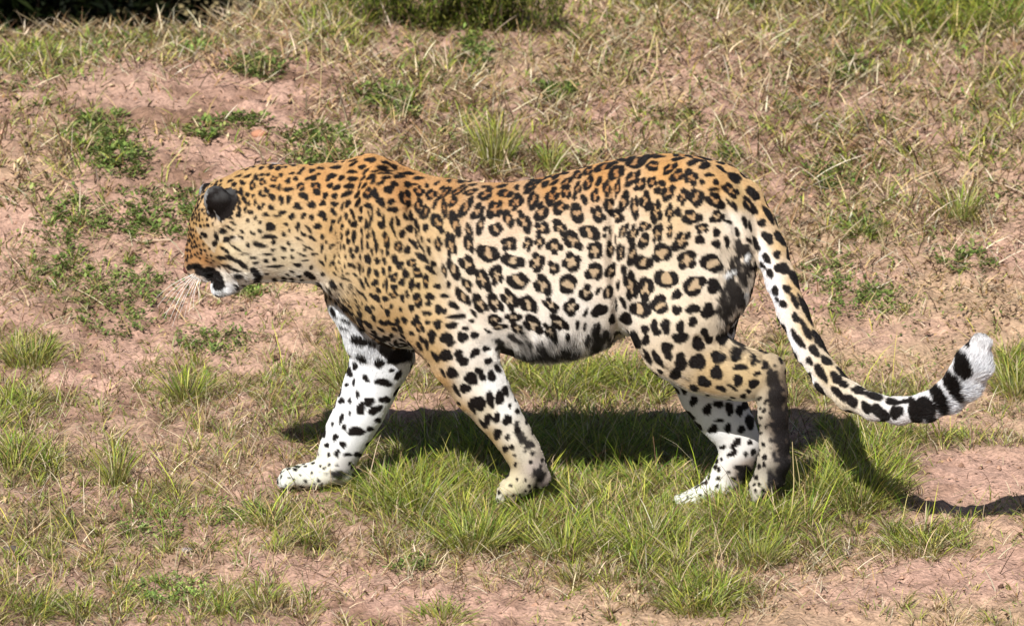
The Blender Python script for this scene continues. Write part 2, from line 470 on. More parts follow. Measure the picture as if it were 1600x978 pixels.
TR = np.array([  # x, top, bottom, half width
 (372,276,446,48),(410,263,440,60),(450,261,437,64),(490,259,440,68),(520,255,458,76),(550,249,492,84),(580,246,522,88),(610,250,538,92),
 (640,264,544,94),(670,276,544,94),(710,282,542,96),(760,288,545,100),(800,287,552,103),(850,279,556,104),(900,266,550,102),(940,256,538,98),
 (980,247,520,92),(1020,242,505,88),(1060,242,490,84),(1100,247,470,80),(1140,262,445,70),(1168,290,410,52)], float)
_x = (TR[:, 0] - 800) * S
_top = np.array([P(a, b, 0)[2] for a, b in TR[:, :2]]); _bot = np.array([P(a, b, 0)[2] for a, b in TR[:, [0, 2]]])
_hw = TR[:, 3] * S
def smooth_tab(v):
    xx = np.linspace(_x[0], _x[-1], 300); yy = np.interp(xx, _x, v)
    kk = np.exp(-np.linspace(-2, 2, 17) ** 2); kk /= kk.sum()
    yp = np.concatenate([2 * yy[0] - yy[8:0:-1], yy, 2 * yy[-1] - yy[-2:-10:-1]])
    return xx, np.convolve(yp, kk, 'valid')
TX, TT = smooth_tab(_top); _, TB = smooth_tab(_bot); _, TW = smooth_tab(_hw)
PRIM.append(('main', 'loft', None, 0.02))
# near shoulder blade, upper arm, foreleg
ell('main', 592, 350, -.055, 108, 60, 52, 78, k=.035)
ell('main', 640, 445, -.075, 92, 50, 62, 55, k=.03)
chain('main', [(628,440,66,-.07),(690,500,60,-.085),(716,532,54,-.09),(726,562,48,-.09),(751,608,40,-.088),(777,645,32,-.085),(799,678,27,-.083),(818,708,25,-.08),(829,732,24,-.08)], .022, .85)
chain('main', [(829,732,24,-.08),(816,750,21,-.08),(796,766,19,-.08)], .012, 1.1)
ell('main', 848, 748, -.078, 13, 13, 15, 20, k=.012)
# far shoulder and foreleg
ell('main', 566, 440, .055, 80, 45, 60, 60, k=.03)
chain('farfore', [(566,470,52,.05),(588,525,46,.065),(600,556,43,.075),(588,580,40,.08),(576,611,38,.08),(561,644,35.5,.08),(544,676,33,.08),(530,706,29,.08),(522,728,27,.08)], .022, .85)
chain('farfore', [(522,728,27,.08),(502,740,21,.08),(470,745,20,.08)], .012, 1.2)
ell('farfore', 536, 742, .08, 16, 16, 13, 0, k=.012)
# near haunch and hind leg
ell('main', 1078, 385, -.060, 140, 62, 104, 82, k=.020)
ell('main', 1058, 482, -.078, 96, 52, 74, 74, k=.018)
chain('main', [(1085,450,80,-.07),(1056,505,66,-.085),(1062,540,54,-.09),(1096,566,46,-.09),(1134,578,43,-.09),(1166,586,37,-.09),(1190,580,27,-.09),(1203,577,21,-.09)], .022, .75)
chain('main', [(1204,578,21,-.09),(1205,612,24,-.09),(1208,650,22,-.09),(1210,690,22,-.09),(1209,722,24,-.09)], .012, 1.0)
chain('main', [(1209,722,24,-.09),(1200,748,22,-.09),(1186,762,17,-.09)], .012, 1.25)
ell('main', 1223, 720, -.09, 11, 14, 13, 0, k=.008)
ell('main', 1214, 750, -.09, 13, 17, 13, 0, k=.008)
# far hind leg
chain('farhind', [(1090,470,70,.05),(1085,550,56,.06),(1108,612,44,.055),(1128,645,40,.05),(1146,672,33,.045),(1158,696,28,.04),(1150,722,25,.035),(1133,748,23,.03),(1118,766,22,.03)], .02, .85)
chain('farhind', [(1118,766,22,.03),(1095,779,19,.03),(1078,784,18,.03)], .012, 1.2)
# tail swings towards the camera
chain('tail', [(1128,292,34,-.0),(1160,316,32,-.01),(1183,350,27,-.03),(1204,392,24,-.06),(1221,440,22.5,-.10),(1239,490,22,-.15),(1264,545,21.5,-.20),(1294,592,21,-.25),
   (1328,620,20,-.30),(1366,636,19,-.34),(1405,642,19,-.37),(1445,637,20,-.40),(1480,620,22,-.42),(1506,596,25.5,-.44),(1520,570,26,-.45),(1530,543,17,-.455)], .015)
# neck and head, hung low and turned a little away
chain('main', [(470,352,80,.0),(410,345,76,.0),(372,345,64,.0)], .03, .8)
ell('head', 362, 338, .005, 58, 52, 56, 60, k=.02)
ell('head', 384, 392, -.045, 44, 28, 42, 40, k=.02)
ell('head', 384, 392, .055, 44, 28, 42, 40, k=.02)
ell('head', 338, 372, .015, 52, 40, 36, 62, k=.02)
chain('head', [(330,368,36,.02),(320,398,30,.035),(313,412,24,.045)], .014, .9)
ell('head', 302, 416, .052, 13, 14, 12, 60, k=.008)
ell('head', 318, 424, .020, 16, 15, 12, 55, k=.010)
ell('head', 316, 424, .070, 16, 15, 12, 55, k=.010)
chain('head', [(374,412,34,.0),(356,436,22,.01),(345,447,15.5,.02)], .012, 1.0)
ell('head', 322, 338, -.028, 20, 14, 8, 62, k=.012)       # brow
# ears: shallow cups, the near one seen from its black back
ell('ear', 340, 315, -.066, 27, 13, 21, 72, k=.006, yaw=16)
ell('ear', 327, 304, .062, 19, 9, 16, 60, k=.006, yaw=-18)
# toes
def toes(group, px, py, y, dx, dy, spread, r, ln=26):
    for i, o in enumerate((-1.5, -.5, .5, 1.5)):
        s = 1 - 0.12 * abs(o)
        chain(group, [(px, py, r, y + o * spread * .75), (px + dx * s, py + dy * s - 3, r * 1.02, y + o * spread), (px + dx * 1.35 * s, py + dy * 1.35 * s + 4, r * .84, y + o * spread)], .004)
toes('main', 799, 765, -.08, -12, 7, .016, 10.5)
toes('farfore', 472, 747, .08, -22, 1, .018, 14)
toes('main', 1190, 762, -.09, -7, 10, .015, 9.5)
toes('farhind', 1082, 784, .03, -20, 1, .016, 10.5)
GROUPS = ['main', 'head', 'ear', 'farfore', 'farhind', 'tail']

def d_prim(kind, prm, p):
    if kind == 'cone':
        a, b, ra, rb, ys = prm
        w = np.array([1, 1 / ys, 1]); q = (p - a) * w; ba = (b - a) * w
        t = np.clip((q @ ba) / (ba @ ba), 0, 1)
        return (np.linalg.norm(q - t[..., None] * ba, axis=-1) - (ra + t * (rb - ra))) * min(1, ys ** .5)
    if kind == 'ell':
        c, R, r = prm
        q = (p - c) @ R.T
        k0 = np.linalg.norm(q / r, axis=-1); k1 = np.linalg.norm(q / (r * r), axis=-1)
        return k0 * (k0 - 1) / (k1 + 1e-9)
    x = np.clip(p[..., 0], TX[0], TX[-1])
    t = np.interp(x, TX, TT); b = np.interp(x, TX, TB); w = np.interp(x, TX, TW)
    h = (t - b) / 2; c = (t + b) / 2
    zz = (p[..., 2] - c) / h
    w = w * (1 - 0.10 * zz)                      # rib cage: a little wider low down
    n = ((np.abs(p[..., 1]) / w) ** 2.15 + np.abs(zz) ** 2.15) ** (1 / 2.15)
    d = (n - 1) * np.minimum(h, w) * .95
    dx = np.abs(p[..., 0] - x)
    return np.where(dx > 0, np.sqrt(np.maximum(d, 0) ** 2 + dx ** 2) + np.minimum(d, 0) * (dx == 0), d)

def bounds(kind, prm):
    if kind == 'cone':
        a, b, ra, rb, ys = prm; r = max(ra, rb) * max(1, ys)
        return np.minimum(a, b) - r, np.maximum(a, b) + r
    if kind == 'ell':
        c, R, r = prm; return c - r.max(), c + r.max()
    return np.array([TX[0], -.16, TB.min()]), np.array([TX[-1], .16, TT.max()])

H = 0.0045
lo = np.array([-0.80, -0.56, -0.06]); hi = np.array([1.12, 0.20, 0.82])
NG = np.ceil((hi - lo) / H).astype(int)
D = np.full(NG, 0.05, np.float32)
for g_, kind, prm, k in PRIM:
    b0, b1 = bounds(kind, prm); m = k + 0.012
    i0 = np.clip(np.floor((b0 - m - lo) / H).astype(int), 0, NG); i1 = np.clip(np.ceil((b1 + m - lo) / H).astype(int), 0, NG)
    gx = lo[0] + H * np.arange(i0[0], i1[0]); gy = lo[1] + H * np.arange(i0[1], i1[1]); gz = lo[2] + H * np.arange(i0[2], i1[2])
    pts = np.stack(np.meshgrid(gx, gy, gz, indexing='ij'), -1)
    d = d_prim(kind, prm, pts).astype(np.float32)
    sl = (slice(i0[0], i1[0]), slice(i0[1], i1[1]), slice(i0[2], i1[2]))
    a = D[sl]
    hh = np.maximum(k - np.abs(a - d), 0) / k
    D[sl] = np.minimum(a, d) - hh * hh * k * .25

def surface_nets(D, lo, H):
    ins = D < 0
    c = np.stack([ins[i:D.shape[0] - 1 + i, j:D.shape[1] - 1 + j, k:D.shape[2] - 1 + k] for i in (0, 1) for j in (0, 1) for k in (0, 1)], -1).sum(-1)
    cells = np.argwhere((c > 0) & (c < 8))
    idx = np.full(c.shape, -1, np.int64); idx[tuple(cells.T)] = np.arange(len(cells))
    acc = np.zeros((len(cells), 3)); cnt = np.zeros(len(cells))
    corners = [(i, j, k) for i in (0, 1) for j in (0, 1) for k in (0, 1)]
    for a in corners:
        for b in corners:
            if sum(np.abs(np.array(a) - b)) != 1 or a > b: continue
            da = D[cells[:, 0] + a[0], cells[:, 1] + a[1], cells[:, 2] + a[2]]; db = D[cells[:, 0] + b[0], cells[:, 1] + b[1], cells[:, 2] + b[2]]
            m = (da < 0) != (db < 0); t = np.where(m, da / (da - db + 1e-12), 0)
            pt = np.array(a)[None] + t[:, None] * (np.array(b) - a)[None]
            acc[m] += pt[m]; cnt[m] += 1
    V = lo + H * (cells + acc / cnt[:, None])
    Q = []
    for ax in range(3):
        o = [0, 0, 0]; o[ax] = 1
        s = tuple(slice(1, n - 1) for n in D.shape)
        A = ins[s]; B = ins[tuple(slice(1 + o[q], D.shape[q] - 1 + o[q]) for q in range(3))]
        for flip, mm in ((0, A & ~B), (1, ~A & B)):
            e = np.argwhere(mm) + 1
            u, v = [(1, 2), (2, 0), (0, 1)][ax]
            def cell(du, dv):
                q = e.copy(); q[:, u] -= du; q[:, v] -= dv
                return idx[tuple(q.T)]
            f = np.stack([cell(0, 0), cell(1, 0), cell(1, 1), cell(0, 1)], -1)
            if flip: f = f[:, ::-1]
            f = f[(f >= 0).all(1)]
            Q.append(f)
    return V, np.concatenate(Q)
BV, BQ = surface_nets(D, lo, H)
BV = BV.astype(float)
del D
# light smoothing
E = np.concatenate([BQ[:, [0, 1]], BQ[:, [1, 2]], BQ[:, [2, 3]], BQ[:, [3, 0]]])
deg = np.bincount(E.ravel(), minlength=len(BV))[:, None]
def lap(v, k):
    s = np.stack([np.bincount(E[:, 0], v[E[:, 1], c], len(BV)) + np.bincount(E[:, 1], v[E[:, 0], c], len(BV)) for c in range(3)], -1)
    return v + k * (s / deg - v)
for _ in range(3):
    BV = lap(BV, .55); BV = lap(BV, -.50)
# low folds of skin over muscle
T3 = np.concatenate([BQ[:, [0, 1, 2]], BQ[:, [0, 2, 3]]])
def vnorm(V):
    fn = np.cross(V[T3[:, 1]] - V[T3[:, 0]], V[T3[:, 2]] - V[T3[:, 0]])
    N = np.stack([sum(np.bincount(T3[:, q], fn[:, c], len(V)) for q in range(3)) for c in range(3)], -1)
    return N / (np.linalg.norm(N, axis=1)[:, None] + 1e-12), fn
BN, fn = vnorm(BV)

def groove(px, py, pts, width):
    """distance-based falloff to a polyline in side-view pixels"""
    best = np.full(len(px), 1e9)
    for (x0, y0), (x1, y1) in zip(pts[:-1], pts[1:]):
        t = np.clip(((px - x0) * (x1 - x0) + (py - y0) * (y1 - y0)) / ((x1 - x0) ** 2 + (y1 - y0) ** 2), 0, 1)
        best = np.minimum(best, np.hypot(px - x0 - t * (x1 - x0), py - y0 - t * (y1 - y0)))
    return np.exp(-(best / width) ** 2)
bx, by = proj(BV)
nearside = (BN[:, 1] < -0.1)
disp = np.zeros(len(BV))
for pts, wd, dp in [([(572,262),(552,300),(538,350),(530,400)], 10, -.006), ([(590,270),(612,262),(640,274)], 7, -.004), ([(640,330),(680,400),(705,450),(735,500),(765,545)], 8, -.007),
                    ([(962,300),(958,380),(962,450),(968,530)], 9, -.008), ([(1006,560),(1075,600)], 6, -.003), ([(975,300),(940,400),(955,480)], 5, .002),
                    ([(1128,300),(1150,350),(1158,400)], 8, -.006), ([(560,420),(600,500),(650,560)], 8, -.004), ([(430,300),(470,380),(500,440)], 16, -.003), ([(520,300),(500,380),(520,440)], 12, .003),
                    ([(620,300),(650,360),(670,420)], 14, .004), ([(720,330),(740,420),(780,500)], 16, .003), ([(1090,530),(1160,556)], 6, -.004),
                    ([(330,330),(346,362),(362,388)], 4, -.004), ([(306,420),(330,434),(350,450)], 4, -.005)]:
    disp += 1.5 * dp * groove(bx, by, pts, wd)
disp += (.0025 * (fbm(BV[:, 0] * 16 + 40, BV[:, 2] * 14 + 9, 81, 3) - .5) * 2) * (by < 560)
BV = BV + BN * (disp * nearside)[:, None]
BN, fn = vnorm(BV)
print('leopard verts', len(BV))

# ------------------------------------------------------------------ coat
def group_of(p):
    best = np.full(len(p), 1e9); g = np.zeros(len(p), int)
    for gn, kind, prm, k in PRIM:
        b0, b1 = bounds(kind, prm)
        m = ((p > b0 - .03) & (p < b1 + .03)).all(1)
        if not m.any(): continue
        i = np.where(m)[0]
        d = d_prim(kind, prm, p[i]) - (0.004 if gn == 'ear' else 0)
        u = d < best[i]
        best[i[u]] = d[u]; g[i[u]] = GROUPS.index(gn)
    return g
# base colour anchors in side-view pixels: x, y, colour, weight radius
def idw(px, py, anc, pw=3.0):
    s = np.zeros((len(px), 3)); wsum = np.zeros(len(px))
    for a in anc:
        x, y = a[:2]; c = np.array(a[2:5], float)
        w = 1 / (((px - x) ** 2 + (py - y) ** 2 + 60) ** (pw / 2))
        s += w[:, None] * c; wsum += w
    return s / wsum[:, None]
A_MAIN = [(x, y, *srgb(r, g, b)) for x, y, r, g, b in [
 (345,262,212,150,72),(390,290,220,160,84),(440,275,218,148,66),(500,275,216,142,58),(580,260,224,146,54),(640,280,220,140,56),(700,295,208,136,62),(780,300,206,134,60),
 (860,290,208,136,58),(940,270,214,138,50),(1040,255,224,150,60),(1120,275,226,160,80),(1150,300,228,180,110),
 (400,350,228,196,152),(440,330,222,176,112),(520,340,218,164,94),(600,340,222,172,104),(680,340,220,176,118),(760,340,220,172,116),(860,340,224,178,118),(960,340,224,180,122),(1050,320,230,184,122),(1110,340,236,200,150),(1140,330,238,222,205),
 (400,400,232,208,174),(450,390,230,202,160),(520,400,216,172,108),(600,420,218,172,106),(660,420,220,178,114),(720,400,230,198,150),(800,400,230,204,170),(900,400,232,206,170),(960,420,228,192,150),(1030,400,232,200,150),(1100,400,236,212,180),
 (400,430,238,228,214),(460,430,234,224,208),(500,430,228,206,180),(560,470,214,170,106),(620,480,214,164,96),(680,480,220,174,112),(730,480,236,212,184),(800,470,238,222,204),(900,470,240,230,220),(960,480,236,220,200),(1030,470,234,206,160),(1100,470,228,196,146),(1140,470,232,216,200),
 (640,530,212,160,92),(680,530,218,170,104),(730,530,238,226,212),(780,520,240,234,228),(860,520,240,236,234),(930,510,240,236,232),(990,540,226,190,138),(1050,540,224,182,120),(1110,560,222,180,120),(1160,570,224,184,124),
 (820,555,236,232,232),(900,550,230,226,228),
 (690,580,216,160,86),(730,570,236,220,200),(770,580,240,234,230),(720,630,222,166,92),(760,620,234,212,180),(790,620,240,232,226),(760,670,224,176,104),(800,660,226,210,190),(790,700,224,186,124),(815,690,214,196,172),(835,710,170,150,140),(850,750,120,100,100),
 (800,745,226,206,160),(785,775,234,228,216),(820,760,210,190,160),
 (1100,610,216,166,100),(1150,610,222,190,146),(1170,620,232,214,190),(1185,680,222,204,184),(1190,740,210,194,170),(1215,640,96,74,62),(1228,680,110,88,76),(1212,740,60,46,42),(1223,720,46,36,34),(1214,752,40,32,30),(1222,600,120,98,80),(1226,660,84,64,52),(1180,765,220,206,184)]]
_m = []
for a_ in A_MAIN:
    col_ = np.array(a_[2:5])
    if a_[0] > 690 and 340 <= a_[1] <= 545: col_ = col_ * .55 + srgb(240, 221, 206) * .45
    elif a_[0] > 690 and 300 < a_[1] < 340: col_ = col_ * .8 + srgb(236, 212, 186) * .2
    elif a_[1] < 305: col_ = col_ * .82 + srgb(212, 168, 100) * .18
    _m.append((a_[0], a_[1], *col_))
A_MAIN = _m
A_HEAD = [(x, y, *srgb(r, g, b)) for x, y, r, g, b in [(380,280,214,152,74),(350,285,214,158,84),(310,340,218,164,88),(305,375,206,142,64),(298,400,196,128,56),(320,405,224,150,70),(340,370,220,172,100),
 (365,350,214,196,178),(370,380,226,198,152),(345,400,222,170,100),(385,400,230,204,166),(400,350,228,194,148),(355,425,230,214,196),(375,430,238,230,224),(345,450,240,238,240),(335,455,240,240,244),(360,450,226,222,224),(400,430,236,226,214)]]
A_LEGF = [(x, y, *srgb(r, g, b)) for x, y, r, g, b in [(540,480,238,238,242),(580,520,214,212,222),(560,540,240,238,242),(600,560,238,236,240),(560,640,242,238,240),(530,700,240,236,236),(500,740,236,226,204),(450,745,234,228,208),(430,755,236,234,222),(540,745,190,180,176)]]
A_LEGH = [(x, y, *srgb(r, g, b)) for x, y, r, g, b in [(1080,560,220,214,218),(1120,620,226,222,226),(1120,660,242,238,238),(1150,700,236,226,220),(1170,740,150,124,108),(1110,770,238,232,218),(1060,785,240,236,222)]]
A_TAIL = [(x, y, *srgb(r, g, b)) for x, y, r, g, b in [(1130,275,228,166,92),(1160,290,230,176,108),(1190,320,228,176,108),(1215,370,226,180,120),(1235,430,224,178,118),(1255,480,224,184,130),(1280,540,226,192,146),(1300,580,228,204,172),
 (1150,340,242,238,238),(1180,390,242,236,238),(1200,440,242,238,244),(1222,500,240,236,240),(1250,560,236,234,240),(1300,610,234,232,238),(1350,640,230,226,234),(1420,640,228,226,234),(1500,600,236,236,244),(1540,560,244,244,252)]]
ANC = {'main': A_MAIN, 'head': A_HEAD, 'ear': A_HEAD, 'farfore': A_LEGF, 'farhind': A_LEGH, 'tail': A_TAIL}
COAT_GAIN = 0.81

def side_px(p):
    return 800 + 700 * p[:, 0], 785 - 682 * p[:, 2] + 0 * p[:, 1]

# spots read from the photograph: enlarged-crop origin and scale, then rows of type cx cy rx ry angle
SP = []
def crop(group, x0, y0, s, txt):
    for row in txt.split(';'):
        f = row.split()
        if not f: continue
        t = f[0]; v = [float(a) for a in f[1:]]
        while len(v) < 5: v.append(0.0 if len(v) != 3 else v[2])
        SP.append((group, t, x0 + v[0] / s, y0 + v[1] / s, v[2] / s, v[3] / s, v[4]))
crop('main', 640, 250, 8, "R 115 395 60 65;R 265 435 75 55 -40;R 440 420 110 40 -45;B 410 345 40 25 -40;B 340 290 50 20 -40;B 215 320 35 30;R 610 385 110 40 -35;R 760 400 90 35 -20;R 950 430 100 60 -35;R 1190 430 85 55 -10;B 1340 345 40 40;R 1490 350 90 50 -40;B 950 335 70 18;B 1150 330 80 25 -10;B 490 265 40 25;B 630 270 55 20;B 780 310 60 20 -10;R 1330 525 105 70 -60;R 1545 510 120 60 -75;B 320 545 75 30 -75;R 105 580 90 45 -80;R 540 530 70 45 -50;R 430 600 125 35 80;R 705 595 135 55 -60;R 845 640 110 60 -60;R 1065 620 120 85 -60;R 1235 735 105 60 80;R 1430 780 130 75 65;R 195 650 90 50 -70;R 340 780 120 65 65;R 565 800 150 60 75;R 735 880 90 40 70;R 890 810 110 50 -80;R 1080 880 90 70 60;B 20 690 60 25 85;B 90 800 60 20 80;B 200 840 60 35 90;B 480 940 50 30 60")
crop('main', 640, 370, 8, "R 360 90 90 40 75;R 520 110 135 65 85;R 740 90 110 60 70;R 980 210 145 100 35;R 1240 90 95 80;R 1470 90 85 55 90;R 1290 300 130 90 10;R 1080 480 115 80 85;R 720 350 120 80 60;R 545 420 130 60 70;R 430 420 80 30 75;B 240 180 65 25 85;B 170 260 110 30 40;B 290 345 45 40;B 260 410 80 35 35;R 90 450 60 55 50;R 20 320 60 50;B 110 610 35 35;R 215 555 75 40 90;B 340 610 45 40;B 20 600 65 30 90;R 1360 550 140 100 15;R 915 540 150 80 60;R 715 600 90 50 60;B 490 600 55 30 80;R 670 750 120 55 55;R 880 830 125 70 50;R 1070 830 130 70 55;R 1250 780 135 80 60;R 1490 840 130 80 50;R 105 790 85 50 85;B 255 740 70 40 20;B 430 750 55 35 10;B 230 840 40 35 30;B 545 860 70 45 30;B 360 900 50 60;B 430 930 40 35;B 30 880 50 40 60;B 180 955 35 30;B 240 960 35 30;B 800 950 60 30 50;B 50 90 70 25 50;B 150 30 30 15 80;B 240 50 35 20 60;B 130 120 90 12 62")
crop('main', 820, 230, 8, "R 90 480 110 50 -35;B 250 465 70 35 -40;B 370 450 70 25 -30;B 480 330 80 30 -25;R 520 440 90 40 -40;R 660 350 60 50 -60;R 790 300 70 45 -50;R 980 250 110 50 -25;B 1120 200 60 25 -20;R 1140 320 110 75 -50;R 1380 190 115 75 -15;R 1600 240 80 60;R 105 660 140 65 -70;R 330 620 110 70 -60;R 515 560 85 60 -80;R 655 520 80 45 -70;R 795 450 95 50 -70;B 925 425 70 40 -55;R 1020 515 95 50 85;R 1155 510 110 35 -80;R 1340 385 115 60 -50;R 1440 460 90 60 -60;B 620 635 30 35;B 740 660 75 40 60;R 880 610 80 55 -90;R 1055 740 100 65 90;R 1245 685 120 60 -75;R 1375 760 140 50 90;R 1510 680 110 65 90;R 200 820 115 75 -80;R 440 765 95 75 -20;R 650 830 110 85 80;R 915 840 110 70 55;R 1155 870 90 60 60;B 385 920 40 35")
crop('main', 820, 350, 8, "R 215 60 90 75;R 180 220 80 60 90;R 430 50 90 70 60;R 595 205 140 85 50;R 810 110 120 90 30;B 20 250 60 70;R 365 285 95 90 40;R 580 475 120 115;R 150 485 100 110;R 355 550 85 60 60;R 880 335 100 105;R 1070 320 90 50 90;R 1200 350 115 45 -85;R 1340 130 115 60 -70;R 1230 90 90 45 -60;R 1490 215 90 65 -80;R 1490 40 70 55;R 1345 385 120 60 -75;R 1480 480 115 90 -20;R 870 600 115 110;R 1070 590 95 60 -60;B 1240 590 90 35 90;R 230 770 140 90 55;R 535 755 125 115;R 760 860 80 90;B 920 830 50 30 -50;R 1040 850 95 50 -80;B 1170 770 60 25 90;R 1320 770 160 80 80;R 1500 810 150 90 90;B 1000 60 35 35;B 990 155 35 30;B 1060 80 70 18 85;B 1140 200 80 15 80;R 60 940 110 60 30")
crop('main', 1000, 230, 8, "B 230 120 95 25;B 470 140 100 35 -5;B 660 190 85 40 -25;B 810 225 85 45 -15;B 1005 265 85 45;B 1180 380 105 60 20;R 175 245 105 70 -5;R 370 275 95 50 -35;R 465 355 90 65 -40;R 640 385 95 80 70;B 860 355 70 28 5;B 780 430 40 38;B 940 440 45 40;B 915 525 65 28;R 150 440 70 55 -60;B 270 450 50 40 40;B 215 545 50 45;R 40 440 80 45 90;R 345 580 100 70 -60;R 540 620 100 60 -75;R 700 630 115 80 -70;R 935 670 120 80 30;R 1130 540 110 65 35;B 1400 570 115 50 50;B 1120 710 90 22 55;B 1190 740 80 25 60;R 1370 730 115 55 55;R 195 810 130 75 85;R 365 820 95 50 -85;B 475 815 60 50 90;R 650 880 110 85;R 965 870 90 65 -20;R 70 690 110 55 90;B 1100 930 60 25 15;B 50 180 50 25 -30")
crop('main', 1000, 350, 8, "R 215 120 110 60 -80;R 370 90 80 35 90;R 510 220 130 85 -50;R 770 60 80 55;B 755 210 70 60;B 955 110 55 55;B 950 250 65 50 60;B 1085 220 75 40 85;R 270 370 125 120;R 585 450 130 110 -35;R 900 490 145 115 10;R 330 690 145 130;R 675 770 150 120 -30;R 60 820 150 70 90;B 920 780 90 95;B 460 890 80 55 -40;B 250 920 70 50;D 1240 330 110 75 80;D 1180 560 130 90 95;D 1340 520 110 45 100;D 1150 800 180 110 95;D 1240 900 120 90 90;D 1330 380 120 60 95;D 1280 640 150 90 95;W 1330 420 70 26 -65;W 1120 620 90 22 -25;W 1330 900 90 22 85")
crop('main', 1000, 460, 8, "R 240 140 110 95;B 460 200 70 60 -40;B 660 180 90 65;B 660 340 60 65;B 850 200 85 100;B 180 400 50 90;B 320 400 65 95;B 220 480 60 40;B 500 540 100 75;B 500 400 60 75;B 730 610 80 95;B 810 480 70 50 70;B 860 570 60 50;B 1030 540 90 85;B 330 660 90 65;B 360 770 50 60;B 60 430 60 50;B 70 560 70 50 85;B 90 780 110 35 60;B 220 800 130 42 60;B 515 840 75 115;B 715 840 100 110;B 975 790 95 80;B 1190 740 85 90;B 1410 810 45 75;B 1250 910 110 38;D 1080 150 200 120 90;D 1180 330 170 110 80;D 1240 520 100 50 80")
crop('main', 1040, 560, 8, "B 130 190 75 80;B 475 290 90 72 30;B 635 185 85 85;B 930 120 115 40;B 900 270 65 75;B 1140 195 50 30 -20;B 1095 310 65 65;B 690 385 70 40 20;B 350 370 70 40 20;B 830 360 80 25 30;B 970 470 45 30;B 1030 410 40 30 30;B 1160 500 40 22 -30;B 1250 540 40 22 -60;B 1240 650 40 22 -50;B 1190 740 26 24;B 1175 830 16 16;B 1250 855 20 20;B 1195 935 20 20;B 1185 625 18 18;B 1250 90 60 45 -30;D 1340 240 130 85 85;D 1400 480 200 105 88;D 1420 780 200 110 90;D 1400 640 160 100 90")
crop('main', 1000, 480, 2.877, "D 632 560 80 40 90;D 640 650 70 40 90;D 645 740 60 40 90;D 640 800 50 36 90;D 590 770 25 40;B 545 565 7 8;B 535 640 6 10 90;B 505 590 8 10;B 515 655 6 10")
crop('farhind', 1040, 560, 8, "B 350 530 50 70;B 520 640 60 75;B 660 570 70 50;B 800 620 60 80;B 920 650 80 40 90;B 990 590 60 60;B 1050 800 60 100;B 590 880 62 62;B 780 870 45 62;B 955 890 55 50;B 670 780 60 25")
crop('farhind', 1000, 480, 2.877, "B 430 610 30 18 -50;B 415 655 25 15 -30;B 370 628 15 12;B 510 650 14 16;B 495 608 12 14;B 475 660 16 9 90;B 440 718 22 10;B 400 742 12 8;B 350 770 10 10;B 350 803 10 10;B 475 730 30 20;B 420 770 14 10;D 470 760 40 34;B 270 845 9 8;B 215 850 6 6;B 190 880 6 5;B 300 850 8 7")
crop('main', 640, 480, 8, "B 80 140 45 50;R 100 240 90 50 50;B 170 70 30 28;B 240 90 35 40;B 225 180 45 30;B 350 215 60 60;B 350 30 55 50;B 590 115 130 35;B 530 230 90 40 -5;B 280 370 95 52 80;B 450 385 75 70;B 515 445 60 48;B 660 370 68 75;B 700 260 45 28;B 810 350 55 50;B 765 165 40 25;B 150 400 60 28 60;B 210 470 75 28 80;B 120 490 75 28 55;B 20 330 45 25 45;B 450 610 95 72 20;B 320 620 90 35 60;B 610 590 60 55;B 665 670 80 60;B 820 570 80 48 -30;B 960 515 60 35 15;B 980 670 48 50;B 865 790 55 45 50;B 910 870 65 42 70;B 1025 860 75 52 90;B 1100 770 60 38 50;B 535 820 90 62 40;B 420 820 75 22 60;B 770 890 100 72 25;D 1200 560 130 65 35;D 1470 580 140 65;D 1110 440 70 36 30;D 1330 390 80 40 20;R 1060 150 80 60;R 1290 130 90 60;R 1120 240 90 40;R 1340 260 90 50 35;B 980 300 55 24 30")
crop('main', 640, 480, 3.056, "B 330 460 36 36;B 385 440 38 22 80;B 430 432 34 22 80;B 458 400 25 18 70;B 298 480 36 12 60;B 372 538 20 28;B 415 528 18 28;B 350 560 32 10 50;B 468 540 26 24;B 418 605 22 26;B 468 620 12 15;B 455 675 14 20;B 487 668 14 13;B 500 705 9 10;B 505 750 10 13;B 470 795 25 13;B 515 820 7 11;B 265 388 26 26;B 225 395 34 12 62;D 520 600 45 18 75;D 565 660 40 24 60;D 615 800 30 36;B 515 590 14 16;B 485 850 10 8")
crop('main', 820, 460, 8, "R 330 140 110 60 45;R 580 160 90 100;R 430 350 125 70 40;B 935 210 110 75 -35;B 760 220 70 22 -65;R 100 380 140 80 40;R 320 460 110 60 50;B 1090 310 50 60;B 1270 300 75 85;B 1230 100 80 35 60;B 1140 130 90 20 85;R 1440 190 130 100 30;B 1380 570 130 60 60;B 1290 540 80 20 55;R 1480 470 150 70 60;B 1530 780 130 45 55;D 230 680 200 90 20;D 560 690 200 80 10;D 900 620 190 90 -25;D 1130 540 90 50 -20;D 100 730 120 50;D 780 740 180 50 -15;D 880 480 40 90;D 760 560 40 80;D 1010 500 40 80;B 660 380 30 60;B 750 400 22 60;B 920 420 30 70;B 540 520 30 50")
